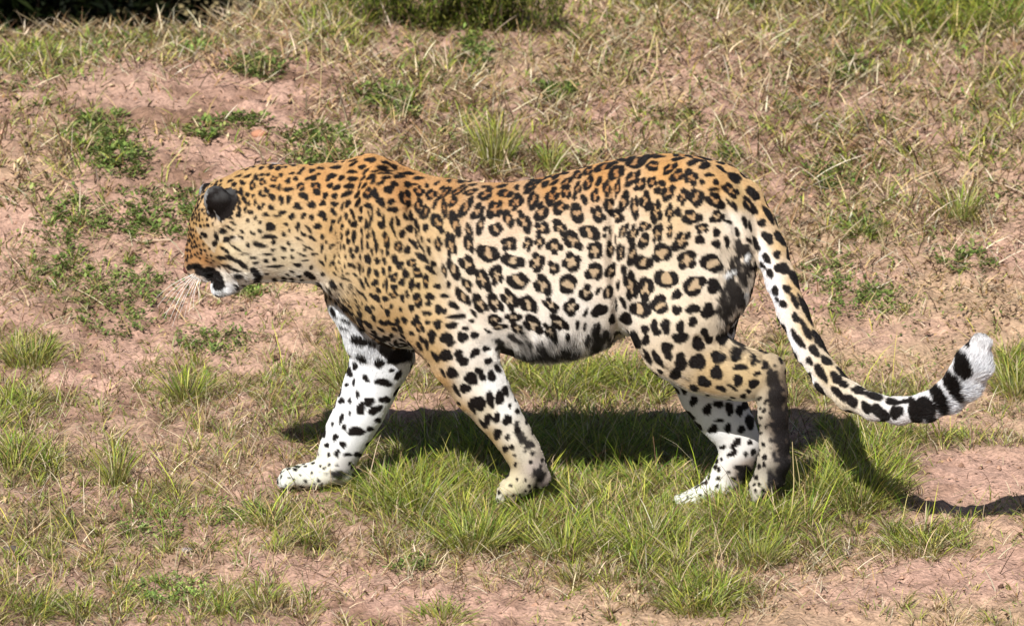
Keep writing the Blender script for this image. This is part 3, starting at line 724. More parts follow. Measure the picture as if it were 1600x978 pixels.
crop('farfore', 400, 480, 3.056, "B 500 160 60 18 20;B 690 235 55 35 -15;B 588 262 28 24 30;B 647 303 12 10;B 610 360 40 18 15;B 525 340 24 12 50;B 680 325 30 13 -60;B 540 450 28 20;B 500 485 20 32;B 570 490 34 20 -30;B 615 440 25 18;B 485 415 9 22;B 410 445 15 17;B 450 445 10 14;B 465 358 8 18;B 433 370 10 10;B 408 530 26 12 -70;B 447 505 7 13;B 420 573 11 16;B 365 560 8 14;B 480 592 42 22 10;B 545 580 18 13;B 582 540 18 11;B 378 620 15 18;B 415 655 17 16;B 338 660 14 12;B 387 698 15 18;B 438 705 22 11;B 348 705 10 10;B 325 765 9 7;B 265 790 8 9;B 305 755 7 8;B 350 750 8 7;B 385 755 9 6;B 485 700 20 13;D 390 800 60 20;D 560 100 90 45 35;D 640 170 80 35 25;B 430 60 26 8 20;B 415 90 22 7 25;B 160 815 8 6;B 180 825 5 7;B 140 850 5 5;B 210 800 6 4")
crop('tail', 1160, 300, 5.433, "B 115 35 35 35;B 215 80 58 20 60;B 90 145 50 27 75;B 220 195 88 28 55;B 310 260 72 16 62;B 20 260 60 20 75;B 65 290 45 17 80;B 165 262 40 30;B 215 390 60 40 60;B 318 390 72 34 62;B 120 440 64 26 65;B 60 410 34 18 50;B 205 560 48 30 62;B 295 530 38 30 60;B 335 650 58 50;B 402 530 62 28 75;B 235 690 45 24 75;B 175 625 42 19 60;B 450 740 95 34 62;B 275 840 40 30 70;B 375 820 36 34;B 440 920 68 27 65;B 345 950 40 28 60;B 540 930 62 36 60;B 290 915 32 14 60;B 25 55 28 16 40;B 15 110 30 18 70")
crop('tail', 1240, 460, 4.447, "B 90 110 120 26 65;B 85 240 72 24 65;B 15 160 35 24 70;B 30 310 75 23 60;B 220 355 115 33 60;B 145 390 44 32 55;B 108 460 33 19 65;B 225 460 44 31 45;B 190 550 85 26 60;B 360 555 78 26 45;B 300 580 52 34 35;B 345 625 30 28;B 310 685 64 27 45;B 400 740 52 38 45;B 450 665 52 27 25;B 555 705 68 29 20;B 510 640 64 11 30;B 510 790 48 33 45;B 600 820 74 42 40;B 690 745 50 28;B 710 815 45 48;B 780 740 42 18;B 845 815 85 46 72;B 925 795 100 50 60;B 1010 725 112 46 64;B 1108 650 105 44 62;B 1172 510 98 50 68;B 1195 340 34 26;D 1285 262 50 11")
crop('head', 240, 350, 6.52, "B 740 170 35 25;B 730 270 48 16 35;B 780 340 50 20 25;B 840 375 42 17 10;B 910 425 46 24 30;B 690 350 50 18 15;B 830 250 70 10 35;B 930 305 50 9;B 1010 340 40 11;B 1045 395 25 14;B 1025 480 42 28 20;B 1050 550 42 38;B 1150 305 52 10;B 800 145 35 11;B 885 125 30 13 30;B 820 460 60 12 15;B 850 530 40 18 10;B 740 430 50 12 10;B 770 38 40 13 30;B 700 75 35 25;B 1240 430 74 13;B 1080 210 60 22 20;B 960 220 20 20;B 620 200 25 25;B 640 130 42 16 70;B 1180 130 60 22;B 1190 30 45 35;B 1010 95 25 14 30;B 905 85 25 13 30;B 1215 180 22 22;B 1210 262 18 15;B 1230 570 22 16;M 430 430 70 34;M 480 490 70 44;M 560 500 85 62;M 640 540 85 62 40;M 670 610 66 70;M 365 440 36 34;M 600 560 60 40 40")
crop('ear', 280, 230, 8, "E 470 660 120 190 -8")

crop('main', 460, 230, 8, "B 95 285 35 18 -30;B 60 325 30 16 -20;B 220 295 35 22;B 325 260 40 18 10;B 520 255 58 22;B 20 395 28 26;B 160 390 32 18 -20;B 235 385 40 28 -20;B 300 335 28 14;B 455 360 58 28 -25;B 430 405 35 20 -20;B 590 385 42 26 -25;B 720 310 50 22;B 725 395 55 28 -10;B 735 165 45 14 -15;B 735 210 48 18 -30;B 845 240 48 22 -10;B 945 160 58 30;B 1180 130 60 16 10;B 1140 195 45 20 15;B 1240 240 50 22 30;B 1345 205 55 18 10;B 1090 255 65 24 5;B 1150 290 70 16 5;B 1130 325 75 14;B 885 300 50 18 -35;B 1010 300 50 12 -15;B 955 375 60 22 -30;B 860 390 45 16 -50;B 1135 385 50 22 -10;B 985 430 45 20 -50;B 1070 445 50 20 -35;B 1310 365 65 22;B 1410 330 80 22;B 1545 390 60 20;B 1480 270 60 12 25;R 75 500 55 45 -20;R 270 500 55 60 -30;B 285 570 35 32;B 105 605 50 30 20;B 150 640 28 25;B 440 480 35 28 -20;B 525 500 50 25 -35;B 685 490 65 28 -5;B 655 595 60 30 -25;B 385 600 30 30;B 505 610 28 38;B 870 480 40 18 -55;B 805 480 50 12 -65;B 785 590 50 22 -60;R 910 580 75 45 -70;B 1010 580 65 32 85;B 1175 535 52 45;B 1250 460 40 34;B 1410 470 48 32 35;B 1500 470 35 14;R 1385 640 105 65 75;B 1525 585 26 34;B 1585 540 40 25 70;B 25 730 40 35;B 55 760 40 20 10;B 220 725 40 42;B 350 705 30 32;B 505 715 38 30;B 670 700 45 28 -75;B 800 700 50 28 -60;B 595 745 50 14 -75;B 1080 690 55 40 60;B 1210 675 42 32;B 1220 775 56 34;B 915 735 36 32;B 970 780 50 15 85;B 835 785 40 18 80;B 465 795 32 26 40;B 515 835 22 24;B 115 860 35 25 -50;B 205 875 24 34;B 345 840 40 40 30;B 380 895 30 20 80;B 650 865 38 20 85;B 725 830 60 20 65;B 820 895 26 28;B 920 830 30 10 85;B 1045 820 50 20 85;B 480 940 28 26;B 565 910 45 16 -70;B 685 930 16 26;B 755 950 30 24;B 895 940 40 16 90;B 950 910 60 18 -75;B 1115 910 60 16 85;B 1215 930 50 18 90;B 1290 920 55 18 65;B 1385 870 40 22 60;B 1455 845 60 18 80;B 1520 760 80 16 90;B 1525 930 40 20 85;B 1590 700 40 20 90;B 1590 850 25 35")
crop('main', 460, 350, 8, "B 40 40 38 24 -80;B 165 60 50 18 50;B 290 30 36 40;B 225 185 50 22 35;B 350 150 22 30;B 450 65 42 18 -75;B 515 90 40 8 90;B 590 40 18 32;B 590 155 14 40;B 660 105 45 18 -80;B 745 20 40 22;B 745 160 72 24 88;B 835 90 45 15 80;B 670 215 24 32;B 890 30 40 14 90;B 935 30 40 16 90;B 1070 20 45 28 50;B 1120 25 14 24;B 1235 80 80 16 65;B 1440 60 38 42;B 1345 125 30 48;B 1545 50 40 14 80;B 1310 5 25 20;B 920 155 22 36;B 910 265 16 38;R 1140 195 100 38 80;B 1005 190 100 18 72;B 1025 290 55 22 85;B 840 250 70 16 88;B 960 345 38 16 80;B 1095 350 36 12 90;B 1160 360 22 36;R 1295 280 70 48 90;B 1410 330 40 40;B 1480 250 70 22 60;B 1585 190 45 24 85;B 1580 290 60 12 60;B 1560 410 60 18 50;B 1520 110 50 12 80;B 50 185 45 12 25;B 165 290 60 14 30;B 120 325 24 12;B 390 225 16 20;B 475 260 22 18;B 340 300 18 45;B 445 300 14 22;B 535 250 90 8 88;B 620 290 40 12 85;B 585 290 40 10 90;B 695 330 24 28;B 785 310 26 40;B 90 385 50 12 25;B 250 380 36 16;B 390 430 12 36;B 490 410 10 30;B 560 400 40 8 70;B 645 410 30 10 90;B 725 400 26 26;B 820 420 36 12 80;B 920 440 58 32 75;B 1040 465 34 32;B 1125 465 38 20 80;B 1250 435 50 34 70;B 1320 510 38 48;R 1440 460 60 50 30;B 1500 480 30 25 40;B 140 460 36 12;B 35 510 45 20 20;B 210 545 22 22;B 340 490 50 14 45;B 480 490 30 22;B 560 480 20 12 60;B 445 520 16 12;B 630 520 28 12 70;B 680 510 22 24;B 590 570 30 8 70;B 520 560 30 10 60;B 740 530 40 14 60;B 815 555 60 18 85;B 870 565 32 10 90;B 935 590 60 20 -80;B 1035 610 50 22 75;B 1110 585 50 20 75;B 1190 565 22 34;B 1190 640 14 26;R 1245 670 60 40 -70;B 1385 630 36 52;R 1540 600 70 45 50;B 185 640 60 36 25;B 350 630 24 24;B 500 620 30 12 50;B 600 650 22 10 40;B 660 620 26 12;B 640 690 60 12 20;B 750 640 30 16 40;B 840 740 60 20 65;B 905 730 60 18 70;B 1010 735 40 36;B 1050 830 35 24 70;B 1145 760 75 18 88;B 1105 765 30 12 90;B 1250 800 34 36;R 1245 890 55 42;B 1345 730 32 42;B 1465 755 68 22 90;B 1550 770 34 38;B 480 745 50 30 60;B 420 810 40 20 50;B 700 785 30 16 -60;B 800 840 50 14 50;B 870 900 50 14 55;B 955 885 32 18 50;B 1020 920 50 34 40;B 1140 940 34 30;B 1350 915 24 44;B 1400 870 22 40;B 1530 905 40 36;B 665 850 16 8;B 740 860 16 10 50")
crop('main', 280, 230, 8, "B 635 425 40 15 -20;B 740 360 45 12 -15;B 685 470 30 25;B 790 440 35 25 40;B 850 370 50 15 -20;B 960 375 28 35;B 1040 345 40 15;R 915 480 60 38 90;R 1040 440 45 40;B 1110 345 25 18;R 1180 390 40 35;B 1270 355 25 20;B 1360 425 30 30;B 1470 395 30 25;B 1410 325 30 15 -20;B 1510 320 35 12 -20;B 770 560 46 28 75;B 685 555 30 20 20;B 850 595 30 25 80;B 670 625 45 18 40;B 820 665 52 20 65;B 720 600 32 12 80;B 750 700 35 15 85;B 920 610 18 22;B 870 705 15 25;B 945 695 16 34;B 1010 565 20 26;B 1085 535 27 30;B 1165 485 35 20;B 1245 500 20 44;B 1360 520 50 24;R 1515 510 55 40;B 1050 610 35 18;B 1045 725 20 24;B 1160 620 45 28 60;B 1275 660 27 48;B 1370 655 48 26 -70;B 1570 615 60 32 20;B 995 765 24 28;B 1155 765 34 26 40;B 1470 730 55 38 30;B 1295 820 38 22;B 1220 860 40 16;B 1080 840 40 22 20;B 1405 865 45 28 -50;B 1560 870 28 38;B 735 845 30 32;B 820 785 18 34;B 895 815 28 24;B 745 760 40 18 50;B 850 910 20 18;B 960 885 16 22;B 640 885 30 12 20;B 675 950 35 15 30;B 1010 945 18 18;B 1490 955 22 18")
crop('main', 820, 460, 8, "W 200 790 60 50 40;W 550 830 45 40")
crop('main', 640, 480, 8, "W 1290 690 60 35")

def auto_spec(px, py, gname, near):
    if gname == 'head': return (2.7, 1.25, 80.0, 8.2, 'B') if px < 350 else (4.2, 1.3, 70.0, 14.0, 'B')
    if gname == 'ear': return None
    if gname == 'tail': return None if px > 1440 else (8, 1.5, 60.0, 22.0, 'B')
    if gname in ('farfore', 'farhind'): return (7 if py < 720 else 3.2, 1.3, 80.0, 24.0 if py < 720 else 11.0, 'B')
    if py > 700: return (3.6, 1.3, 80.0, 12.0, 'B')
    if near and 365 < px < 650 and py < 465: return (3.6, 1.5, 30.0 if px < 500 else 80.0, 12.0, 'B')
    if px < 520: return (5.2, 1.25, -20.0 if py < 380 else 20.0, 16.5, 'B')
    if px < 660 and py < 330: return (6.2, 1.7, -25.0, 18.0, 'B')
    if px < 660 and near: return (5.8, 1.75, 85.0, 15.5, 'B')
    if near and py < 545: return None if px < 1115 or py > 420 else (5.5, 1.7, 60.0, 19.0, 'B')
    if near: return (4.0, 1.5, 70.0, 20.0, 'B')
    if py > 560: return (9, 1.3, 80, 26.0, 'B')
    return (15, 1.25, 70.0, 36.0, 'R')

# samples over the skin: later the hair roots
area = np.linalg.norm(fn, axis=1) / 2
NH = 700000
tri = rs.choice(len(T3), NH, p=area / area.sum())
r1 = np.sqrt(rs.rand(NH)); r2 = rs.rand(NH)
w3 = np.stack([1 - r1, r1 * (1 - r2), r1 * r2], -1)
HP = (BV[T3[tri]] * w3[..., None]).sum(1); HN = (BN[T3[tri]] * w3[..., None]).sum(1); HN /= np.linalg.norm(HN, axis=1)[:, None]
HG = group_of(HP); BG = group_of(BV)
hpx, hpy = proj(HP)
VIEW = -CF
sub = np.arange(0, NH, 1)

spots = []        # centre, normal, u, v, rx, ry, type, seed, group
def add_spot(i, rx, ry, ang, t, g, hand=False):
    c = HP[i]; n = HN[i]
    a = math.radians(ang)
    d = np.array([math.cos(a), 0, -math.sin(a)])
    u = d - n * (d @ n); lu = np.linalg.norm(u)
    if lu < .2: u = np.cross(n, [0, 1, 0]); lu = np.linalg.norm(u)
    u /= lu; v = np.cross(n, u)
    # undo foreshortening of the measured size
    fu = max(np.hypot(u[0], u[2] * .97), .45); fv = max(np.hypot(v[0], v[2] * .97), .45)
    if hand and (n @ VIEW) > .22:      # measured in side view: keep the side-view shape
        spots.append((c, n, np.array([math.cos(a), 0, 0]) - CU * math.sin(a), np.array([math.sin(a), 0, 0]) + CU * math.cos(a), rx * S, ry * S, t, len(spots), g))
        return
    spots.append((c, n, u, v, rx * S / fu, ry * S / fv, t, len(spots), g))
vis = (HN @ VIEW) > 0.05
done = []
for gname, t, x, y, rx, ry, ang in SP:
    gset = [GROUPS.index(gname)] + ([1] if gname == 'main' and x < 420 else []) + ([0] if gname == 'head' else []) + ([3] if gname == 'main' and y > 560 and x < 700 else [])
    if gname in ('main', 'tail') and x > 1095 and y < 430: gset += [0, 5]
    m = np.where(vis & np.isin(HG, gset) & (np.abs(hpx - x) < 9) & (np.abs(hpy - y) < 9))[0]
    if len(m) == 0: continue
    if any(s2[0] == gname and np.hypot(s2[2] - x, s2[3] - y) < .62 * max(min(s2[4], s2[5]), min(rx, ry)) + 1.5 and t in 'BR' and s2[1] in 'BR' for s2 in done): continue
    done.append((gname, t, x, y, rx, ry))
    dd = np.hypot(hpx[m] - x, hpy[m] - y)
    front = HP[m, 1] < HP[m, 1].min() + .05
    m = m[front]; dd = dd[front]
    sc_ = (.97 if x > 700 else .97) if t == 'R' else 1.0
    if t == 'B': sc_ = 1.27 if (x < 660 and y < 480) else (1.06 if (gname == 'farfore' or gname == 'tail' and x < 1280) else 1.0)
    add_spot(m[np.argmin(dd)], rx * sc_, ry * sc_, ang, t, gname, True)
n_hand = len(spots)
# fill the rest of the coat by dart throwing
order = rs.permutation(NH)[:60000]
cell = {}
def near_cells(c):
    k = tuple((c // 0.03).astype(int))
    for a in (-1, 0, 1):
        for b in (-1, 0, 1):
            for d in (-1, 0, 1):
                yield from cell.get((k[0] + a, k[1] + b, k[2] + d), ())
big = []
for q in range(n_hand):
    s_ = spots[q]; cell.setdefault(tuple((s_[0] // 0.03).astype(int)), []).append(q)
occ = np.array([[*s_[0], max(s_[4], s_[5])] for s_ in spots])
osx, osy = side_px(HP)
for i in order:
    gname = GROUPS[HG[i]]
    near = HN[i, 1] < 0.15
    sp = auto_spec(osx[i], osy[i], gname, near)
    if sp is None: continue
    r, el, ang, space, t = sp
    c = HP[i]; ok = True; mg = 4.0 if (365 < osx[i] < 650 and gname == 'main') else 7.0 if (gname == 'main' and osx[i] > 650) or gname in ('tail', 'farfore', 'farhind') else 3.5
    for q in near_cells(c):
        s_ = spots[q]; d = c - s_[0]
        if (HN[i] @ s_[1]) < 0: continue
        if q < n_hand:
            a_ = (d @ s_[2]) / (s_[4] + (r + mg) * S); b_ = (d @ s_[3]) / (s_[5] + (r + mg) * S)
            if a_ * a_ + b_ * b_ < 1: ok = False; break
        elif (d @ d) < (space * S * .86) ** 2: ok = False; break
    if not ok: continue
    jj = rs.uniform(.75, 1.2)
    add_spot(i, r * el ** .5 * jj, r / el ** .5 * jj, ang + rs.normal(0, 22), t, gname)
    cell.setdefault(tuple((c // 0.03).astype(int)), []).append(len(spots) - 1)
print('spots', n_hand, len(spots))

def coat(p, nrm, g):
    """colour of the coat at any surface point, some belly and muzzle shade painted in"""
    px, py = side_px(p)
    near = nrm[:, 1] < .2
    base = np.zeros((len(p), 3))
    for gi, gn in enumerate(GROUPS):
        m = g == gi
        if m.any(): base[m] = idw(px[m], py[m], ANC[gn])
    # blend head colours into neck
    white = srgb(238, 234, 232)
    inner = sstep(.25, .75, nrm[:, 1]) * (py > 540) * (g == 0)       # inside of the near legs
    base = base * (1 - inner[:, None]) + white * inner[:, None]
    under = sstep(-.55, -.9, nrm[:, 2]) * (g == 0) * (py > 430)
    base = base * (1 - under[:, None]) + white * under[:, None]
    ns = fbm(p[:, 0] * 60, (p[:, 2] + p[:, 1]) * 60, 91, 3)
    base = base * (0.90 + 0.2 * ns)[:, None]
    whit = np.zeros(len(p)); dark = np.zeros(len(p)); grey = np.zeros(len(p)); mid = np.zeros(len(p))
    o = np.argsort(p[:, 0]); xs_ = p[o, 0]
    wn1 = fbm(p[:, 0] * 110, p[:, 2] * 110 + p[:, 1] * 40, 95, 2) - .5
    wn2 = fbm(p[:, 0] * 110 + 50, p[:, 2] * 110 + p[:, 1] * 40, 96, 2) - .5
    for c, n, u, v, rx, ry, t, sd, gn in spots:
        R = max(rx, ry) * 1.5 + .004
        a, b = np.searchsorted(xs_, [c[0] - R, c[0] + R])
        i = o[a:b]
        d = p[i] - c
        k = (np.abs(d[:, 1]) < max(R, .035)) & (np.abs(d[:, 2]) < R * 1.3)
        k[k] = (nrm[i[k]] @ n) > -0.1
        i = i[k]; d = d[k]
        if len(i) == 0: continue
        if gn in ('farfore', 'farhind', 'tail'):
            kk = (g[i] == GROUPS.index(gn)) | ((g[i] == 0) & (gn == 'tail') & (c[2] > .5))
            if gn != 'tail': kk = kk | (g[i] == 0) & (nrm[i, 1] > -2) & (np.abs(d[:, 1]) < .03)
            i = i[kk]; d = d[kk]
            if len(i) == 0: continue
        U = d @ u + wn1[i] * .0020; Vv = d @ v + wn2[i] * .0020
        U = U / rx; Vv = Vv / ry
        rho = np.hypot(U, Vv); phi = np.arctan2(Vv, U)
        q = np.random.RandomState(sd * 7 + 3)
        e = .0011 / min(rx, ry)
        if t in 'BME':  # M is the black lip, with muzzle shade painted into it
            edge = 1.02 + (.10 * np.cos(2 * phi + q.rand() * 6.3) + .09 * np.cos(3 * phi + q.rand() * 6.3) + .04 * np.cos(5 * phi + q.rand() * 6.3)) * (t == 'B')
            m = sstep(edge + e, edge - e, rho)
            dark[i] = np.maximum(dark[i], m)
        elif t == 'W':
            m = sstep(1.25, .7, rho + 1.6 * wn1[i]); whit[i] = np.maximum(whit[i], m)
        elif t == 'D':  # dark fur patches; those on the belly deepened to paint in its shade
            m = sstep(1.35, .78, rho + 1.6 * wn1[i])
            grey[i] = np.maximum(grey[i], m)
        else:
            nb = q.randint(2, 5)
            ph = q.rand() * 6.3
            gap = np.cos(nb * phi + ph) + .55 * np.cos((nb + 1) * phi + q.rand() * 6.3)
            th = np.clip(.0062 / min(rx, ry), .24, .44) * np.clip(1.0 + .55 * gap, 0, 1.2)
            r0 = .76 + .05 * np.cos(2 * phi + q.rand() * 6)
            m = sstep(th + e, np.maximum(th - e, 0), np.abs(rho - r0)) * (th > .03)
            dark[i] = np.maximum(dark[i], m)
            mi = sstep(.85, .6, rho)
            mid[i] = np.maximum(mid[i], mi)
    tan = base * np.array([.70, .55, .36])
    base = base * (1 - .85 * mid[:, None]) + tan * .85 * mid[:, None]
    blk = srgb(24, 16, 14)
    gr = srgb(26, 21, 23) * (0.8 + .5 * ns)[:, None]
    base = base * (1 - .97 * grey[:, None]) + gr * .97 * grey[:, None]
    base = base * (1 - dark[:, None]) + blk * dark[:, None]
    base = base * (1 - whit[:, None]) + white * whit[:, None]
    isear = (g == GROUPS.index('ear')) & (nrm[:, 0] > -.62)
    base = np.where(isear[:, None], blk * 1.0 + .05 * (sstep(308, 294, py) * sstep(.3, .6, ns))[:, None], base)
    inear = (g == GROUPS.index('ear')) & ~isear
    base = np.where(inear[:, None], white * .32, base)
    lum = (base @ np.array([.3, .6, .1]))[:, None]
    base = base * .82 + lum * .18
    sat = np.clip(1 - base[:, 2] / (base[:, 0] + 1e-6), 0, 1)
    base = base * np.array([.95, 1.0, 1.02])
    base[:, 1] *= 1 + .06 * sat * sat; base *= (1 - .20 * sstep(.12, .6, sat))[:, None]
    return np.clip(base * COAT_GAIN, .003, .9)

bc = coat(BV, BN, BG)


leo = bpy.data.objects.new('leopard', None); COL.objects.link(leo)
leo.location = (0, 0, 0)
leo['label'] = 'spotted leopard walking left through grass, head hung low and black-ringed tail raised behind'
leo['category'] = 'leopard'
M_skin = mat_vcol('leopard_skin', 0.8, spec=0.15)
link('body', make_mesh('body', BV, None, bc, True, BQ), M_skin, leo)

# fur: short curves laid along the body
def flow(p, px, py, g):
    A = [(300,400,.35,0,-.4),(320,360,.55,0,.6),(345,330,.8,0,.4),(345,400,.9,0,.1),(345,450,.6,0,-.5),(400,300,1,0,.1),(400,400,1,0,-.15),(480,350,1,0,-.15),(520,450,.7,0,-.7),(600,270,1,0,.1),(600,400,.75,0,-.6),(700,300,1,0,0),
         (700,480,.55,0,-.8),(800,350,1,0,-.2),(800,500,.6,0,-.6),(900,400,.9,0,-.4),(900,540,.25,0,-1),(820,560,.3,0,-1),(960,540,.2,0,-1),(1000,300,1,0,-.1),(1060,400,.8,0,-.6),(1100,300,.9,0,-.3),(1040,520,.6,0,-.8),(1140,420,.4,0,-.9),(1150,500,.3,0,-1),
         (1100,580,1,0,-.1),(1160,590,.9,0,-.3),(1205,600,.2,0,-1),(1205,700,0,0,-1),(1195,755,-.4,0,-.8),(740,600,.4,0,-.9),(790,670,.5,0,-.85),(825,730,.1,0,-1),(795,765,-.8,0,-.5)]
    B = {3: [(540,480,.4,0,-.9),(600,560,0,0,-1),(560,640,-.4,0,-.9),(520,720,-.5,0,-.8),(450,750,-1,0,-.1)], 4: [(1080,560,.6,0,-.8),(1140,660,.5,0,-.8),(1150,720,-.4,0,-.9),(1080,785,-1,0,-.1)],
         5: [(1130,290,.9,0,-.4),(1180,340,.6,0,-.8),(1210,420,.35,0,-.93),(1250,520,.5,0,-.85),(1300,600,.75,0,-.6),(1360,636,.95,0,-.2),(1420,642,1,0,.1),(1480,620,.8,0,.5),(1515,580,.35,0,.93),(1528,545,.1,0,1)]}
    d = np.zeros((len(p), 3))
    for gi in range(len(GROUPS)):
        m = g == gi
        if not m.any(): continue
        s_ = np.zeros((m.sum(), 3)); W_ = 0
        for a in B.get(gi, A):
            w_ = 1 / ((px[m] - a[0]) ** 2 + (py[m] - a[1]) ** 2 + 50) ** 1.4
            s_ += w_[:, None] * np.array(a[2:5]); W_ = W_ + w_
        d[m] = s_ / np.array(W_)[:, None]
    return d / (np.linalg.norm(d, axis=1)[:, None] + 1e-9)
def fl_len(px, py, g, n):
    L = np.full(len(px), .0062)
    L = np.where(g == 1, .0045, L); L = np.where(g == 2, .0045, L)
    head_back = sstep(340, 420, px); L = np.where(g == 1, .0045 + .004 * head_back, L)
    belly = sstep(505, 550, py) * sstep(785, 815, px) * (px < 990) * (g == 0)
    L = L + .024 * belly
    L = L + .007 * ((g == 0) & (px > 1120) & (px < 1185) & (py > 380) & (py < 560))
    L = L + .008 * ((g == 3) & (py < 560)) + .008 * ((g == 0) & (px > 490) & (px < 560) & (py > 440))
    L = L + .006 * ((g == 1) & (py > 425))
    L = np.where(g == 5, 0.007 + .013 * sstep(1400, 1520, px), L)
    L = np.where((py > 600) & (g != 5), .0045, L)
    L = np.where((g == 0) & (px > 1195) & (py > 560) & (py < 720), .006, L)
    return L
sx, sy = side_px(HP)
fx, fy = hpx, hpy
dirn = flow(HP, fx, fy, HG)
tang = dirn - HN * (dirn * HN).sum(1)[:, None]
tang += .35 * HN * 0 + rs.normal(0, .16, HP.shape)
tang -= HN * (tang * HN).sum(1)[:, None]
tang /= np.linalg.norm(tang, axis=1)[:, None] + 1e-9
L = fl_len(fx, fy, HG, HN) * rs.uniform(.6, 1.25, NH)
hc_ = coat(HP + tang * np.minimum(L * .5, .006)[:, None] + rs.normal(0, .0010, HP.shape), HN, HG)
lift = rs.uniform(.18, .45, NH)
K = 4
pts = np.zeros((NH, K, 3), np.float32)
for k in range(K):
    t = k / (K - 1)
    pts[:, k] = HP - HN * .0008 + (tang * (L * t)[:, None]) + HN * (L * lift * (t - .42 * t * t))[:, None] + np.array([0, 0, -1]) * (np.clip(L - .012, 0, 1) * .35 * t * t)[:, None]
fur = bpy.data.hair_curves.new('fur')
fur.add_curves([K] * NH)
fur.attributes['position'].data.foreach_set('vector', pts.ravel())
ra = fur.attributes.new('radius', 'FLOAT', 'POINT') if 'radius' not in fur.attributes else fur.attributes['radius']
rad = np.tile(np.array([.00042, .00040, .00028, .00005], np.float32), NH) * np.repeat(rs.uniform(.7, 1.2, NH), K).astype(np.float32)
ra.data.foreach_set('value', rad)
ca = fur.attributes.new('Col', 'FLOAT_COLOR', 'CURVE')
cj = np.ones((NH, 4), np.float32)
tuftn = fbm(HP[:, 0] * 45, HP[:, 1] * 45, 77, 2)
bel = (sstep(490, 535, fy) * (fx > 790) * (fx < 1000) * (HG == 0))[:, None] + (((HG == 0) & (fx > 1115) & (fx < 1190) & (fy > 380) & (fy < 560)) * .35)[:, None]
mod = 1 + rs.normal(0, .20, (NH, 1)) + bel * ((tuftn - .5) * 2.2)[:, None]
cj[:, :3] = np.clip(hc_ * np.clip(mod, .2, 2.5), 0.004, .92)
ca.data.foreach_set('color', cj.ravel())
M_fur = bpy.data.materials.new('leopard_fur'); M_fur.use_nodes = True
t_ = M_fur.node_tree; b_ = t_.nodes['Principled BSDF']
at = t_.nodes.new('ShaderNodeAttribute'); at.attribute_name = 'Col'
t_.links.new(at.outputs['Color'], b_.inputs['Base Color'])
b_.inputs['Roughness'].default_value = .55; b_.inputs['Specular IOR Level'].default_value = .25
link('fur', fur, M_fur, leo)

# eyes, nose, whiskers
def uv_ball(c, r, seg=24, rings=16):
    th = np.linspace(0, math.pi, rings + 1)[:, None]; ph = np.linspace(0, 2 * math.pi, seg, endpoint=False)[None]
    V = np.stack([np.sin(th) * np.cos(ph), np.sin(th) * np.sin(ph), np.cos(th) * np.ones_like(ph)], -1) * np.array(r)
    V = V.reshape(-1, 3) + c
    i = np.arange(rings)[:, None] * seg; j = np.arange(seg)[None]; j2 = (j + 1) % seg
    Q = np.stack([i + j, i + seg + j, i + seg + j2, i + j2], -1).reshape(-1, 4)
    return V, Q
def simple_mat(name, col, rough=.5, spec=.5):
    m = bpy.data.materials.new(name); m.use_nodes = True
    b = m.node_tree.nodes['Principled BSDF']; b.inputs['Base Color'].default_value = (*col, 1); b.inputs['Roughness'].default_value = rough
    b.inputs['Specular IOR Level'].default_value = spec
    return m
M_eye = simple_mat('eye_amber', (.25, .16, .03), .08, .8)
M_pupil = simple_mat('eye_pupil', (.005, .005, .005), .1, .8)
M_nose = simple_mat('nose_skin', (.10, .035, .03), .45, .5)
M_whisk = simple_mat('whisker_white', (.85, .85, .82), .4, .5)
for (ex, ey, yy) in ((311, 366, -.010), (303, 356, .062)):
    c = P(ex, ey, yy)
    v, q = uv_ball(c, .0125); e = link('eye', make_mesh('eye', v, None, None, True, q), M_eye, leo)
    v, q = uv_ball(c + np.array([-.0095, -.001, -.001]), (.0034, .0042, .0042), 14, 10); link('pupil', make_mesh('pupil', v, None, None, True, q), M_pupil, e)
v, q = uv_ball(P(293, 421, .055), (.0100, .017, .0105), 22, 14)
v[:, 1] += 0; link('nose', make_mesh('nose', v, None, None, True, q), M_nose, leo)
def tube(pts, r, seg=5):
    pts = np.array(pts, float); n = len(pts); V = []
    tg = np.gradient(pts, axis=0); tg /= np.linalg.norm(tg, axis=1)[:, None]
    for i in range(n):
        a = np.cross(tg[i], [0, 1, .3]); a /= np.linalg.norm(a); b = np.cross(tg[i], a)
        for k in range(seg):
            th = 2 * math.pi * k / seg; V.append(pts[i] + (a * math.cos(th) + b * math.sin(th)) * r[i])
    Q = [(i * seg + k, i * seg + (k + 1) % seg, (i + 1) * seg + (k + 1) % seg, (i + 1) * seg + k) for i in range(n - 1) for k in range(seg)]
    return np.array(V), np.array(Q)
for (ax, ay, bx_, by_) in [(300,430,252,474),(302,430,262,490),(304,432,270,492),(306,432,274,500),(308,433,283,488),(306,430,266,468),(309,434,290,492),(312,436,297,484),(303,428,250,462),(311,434,303,478),(314,436,312,470),(305,431,277,476)]:
    yy = random.uniform(-.03, .02); e1 = yy + random.uniform(-.08, .02)
    a = P(ax, ay, .01); b = P(ax + (bx_ - ax) * 1.15, ay + (by_ - ay) * 1.15, e1); mid_ = (a + b) / 2 + np.array([-.006, 0, .010])
    tt = np.linspace(0, 1, 8)[:, None]
    pp = a * (1 - tt) ** 2 + 2 * mid_ * tt * (1 - tt) + b * tt ** 2
    v, q = tube(pp, np.linspace(.00055, .00015, 8)); link('whisker', make_mesh('whisker', v, None, None, True, q), M_whisk, leo)

# ------------------------------------------------------------------ single plants, twigs and stones
def thing(name, me, mat, label, cat, group=None):
    o = link(name, me, mat, label=label, category=cat)
    if group: o['group'] = group
    return o

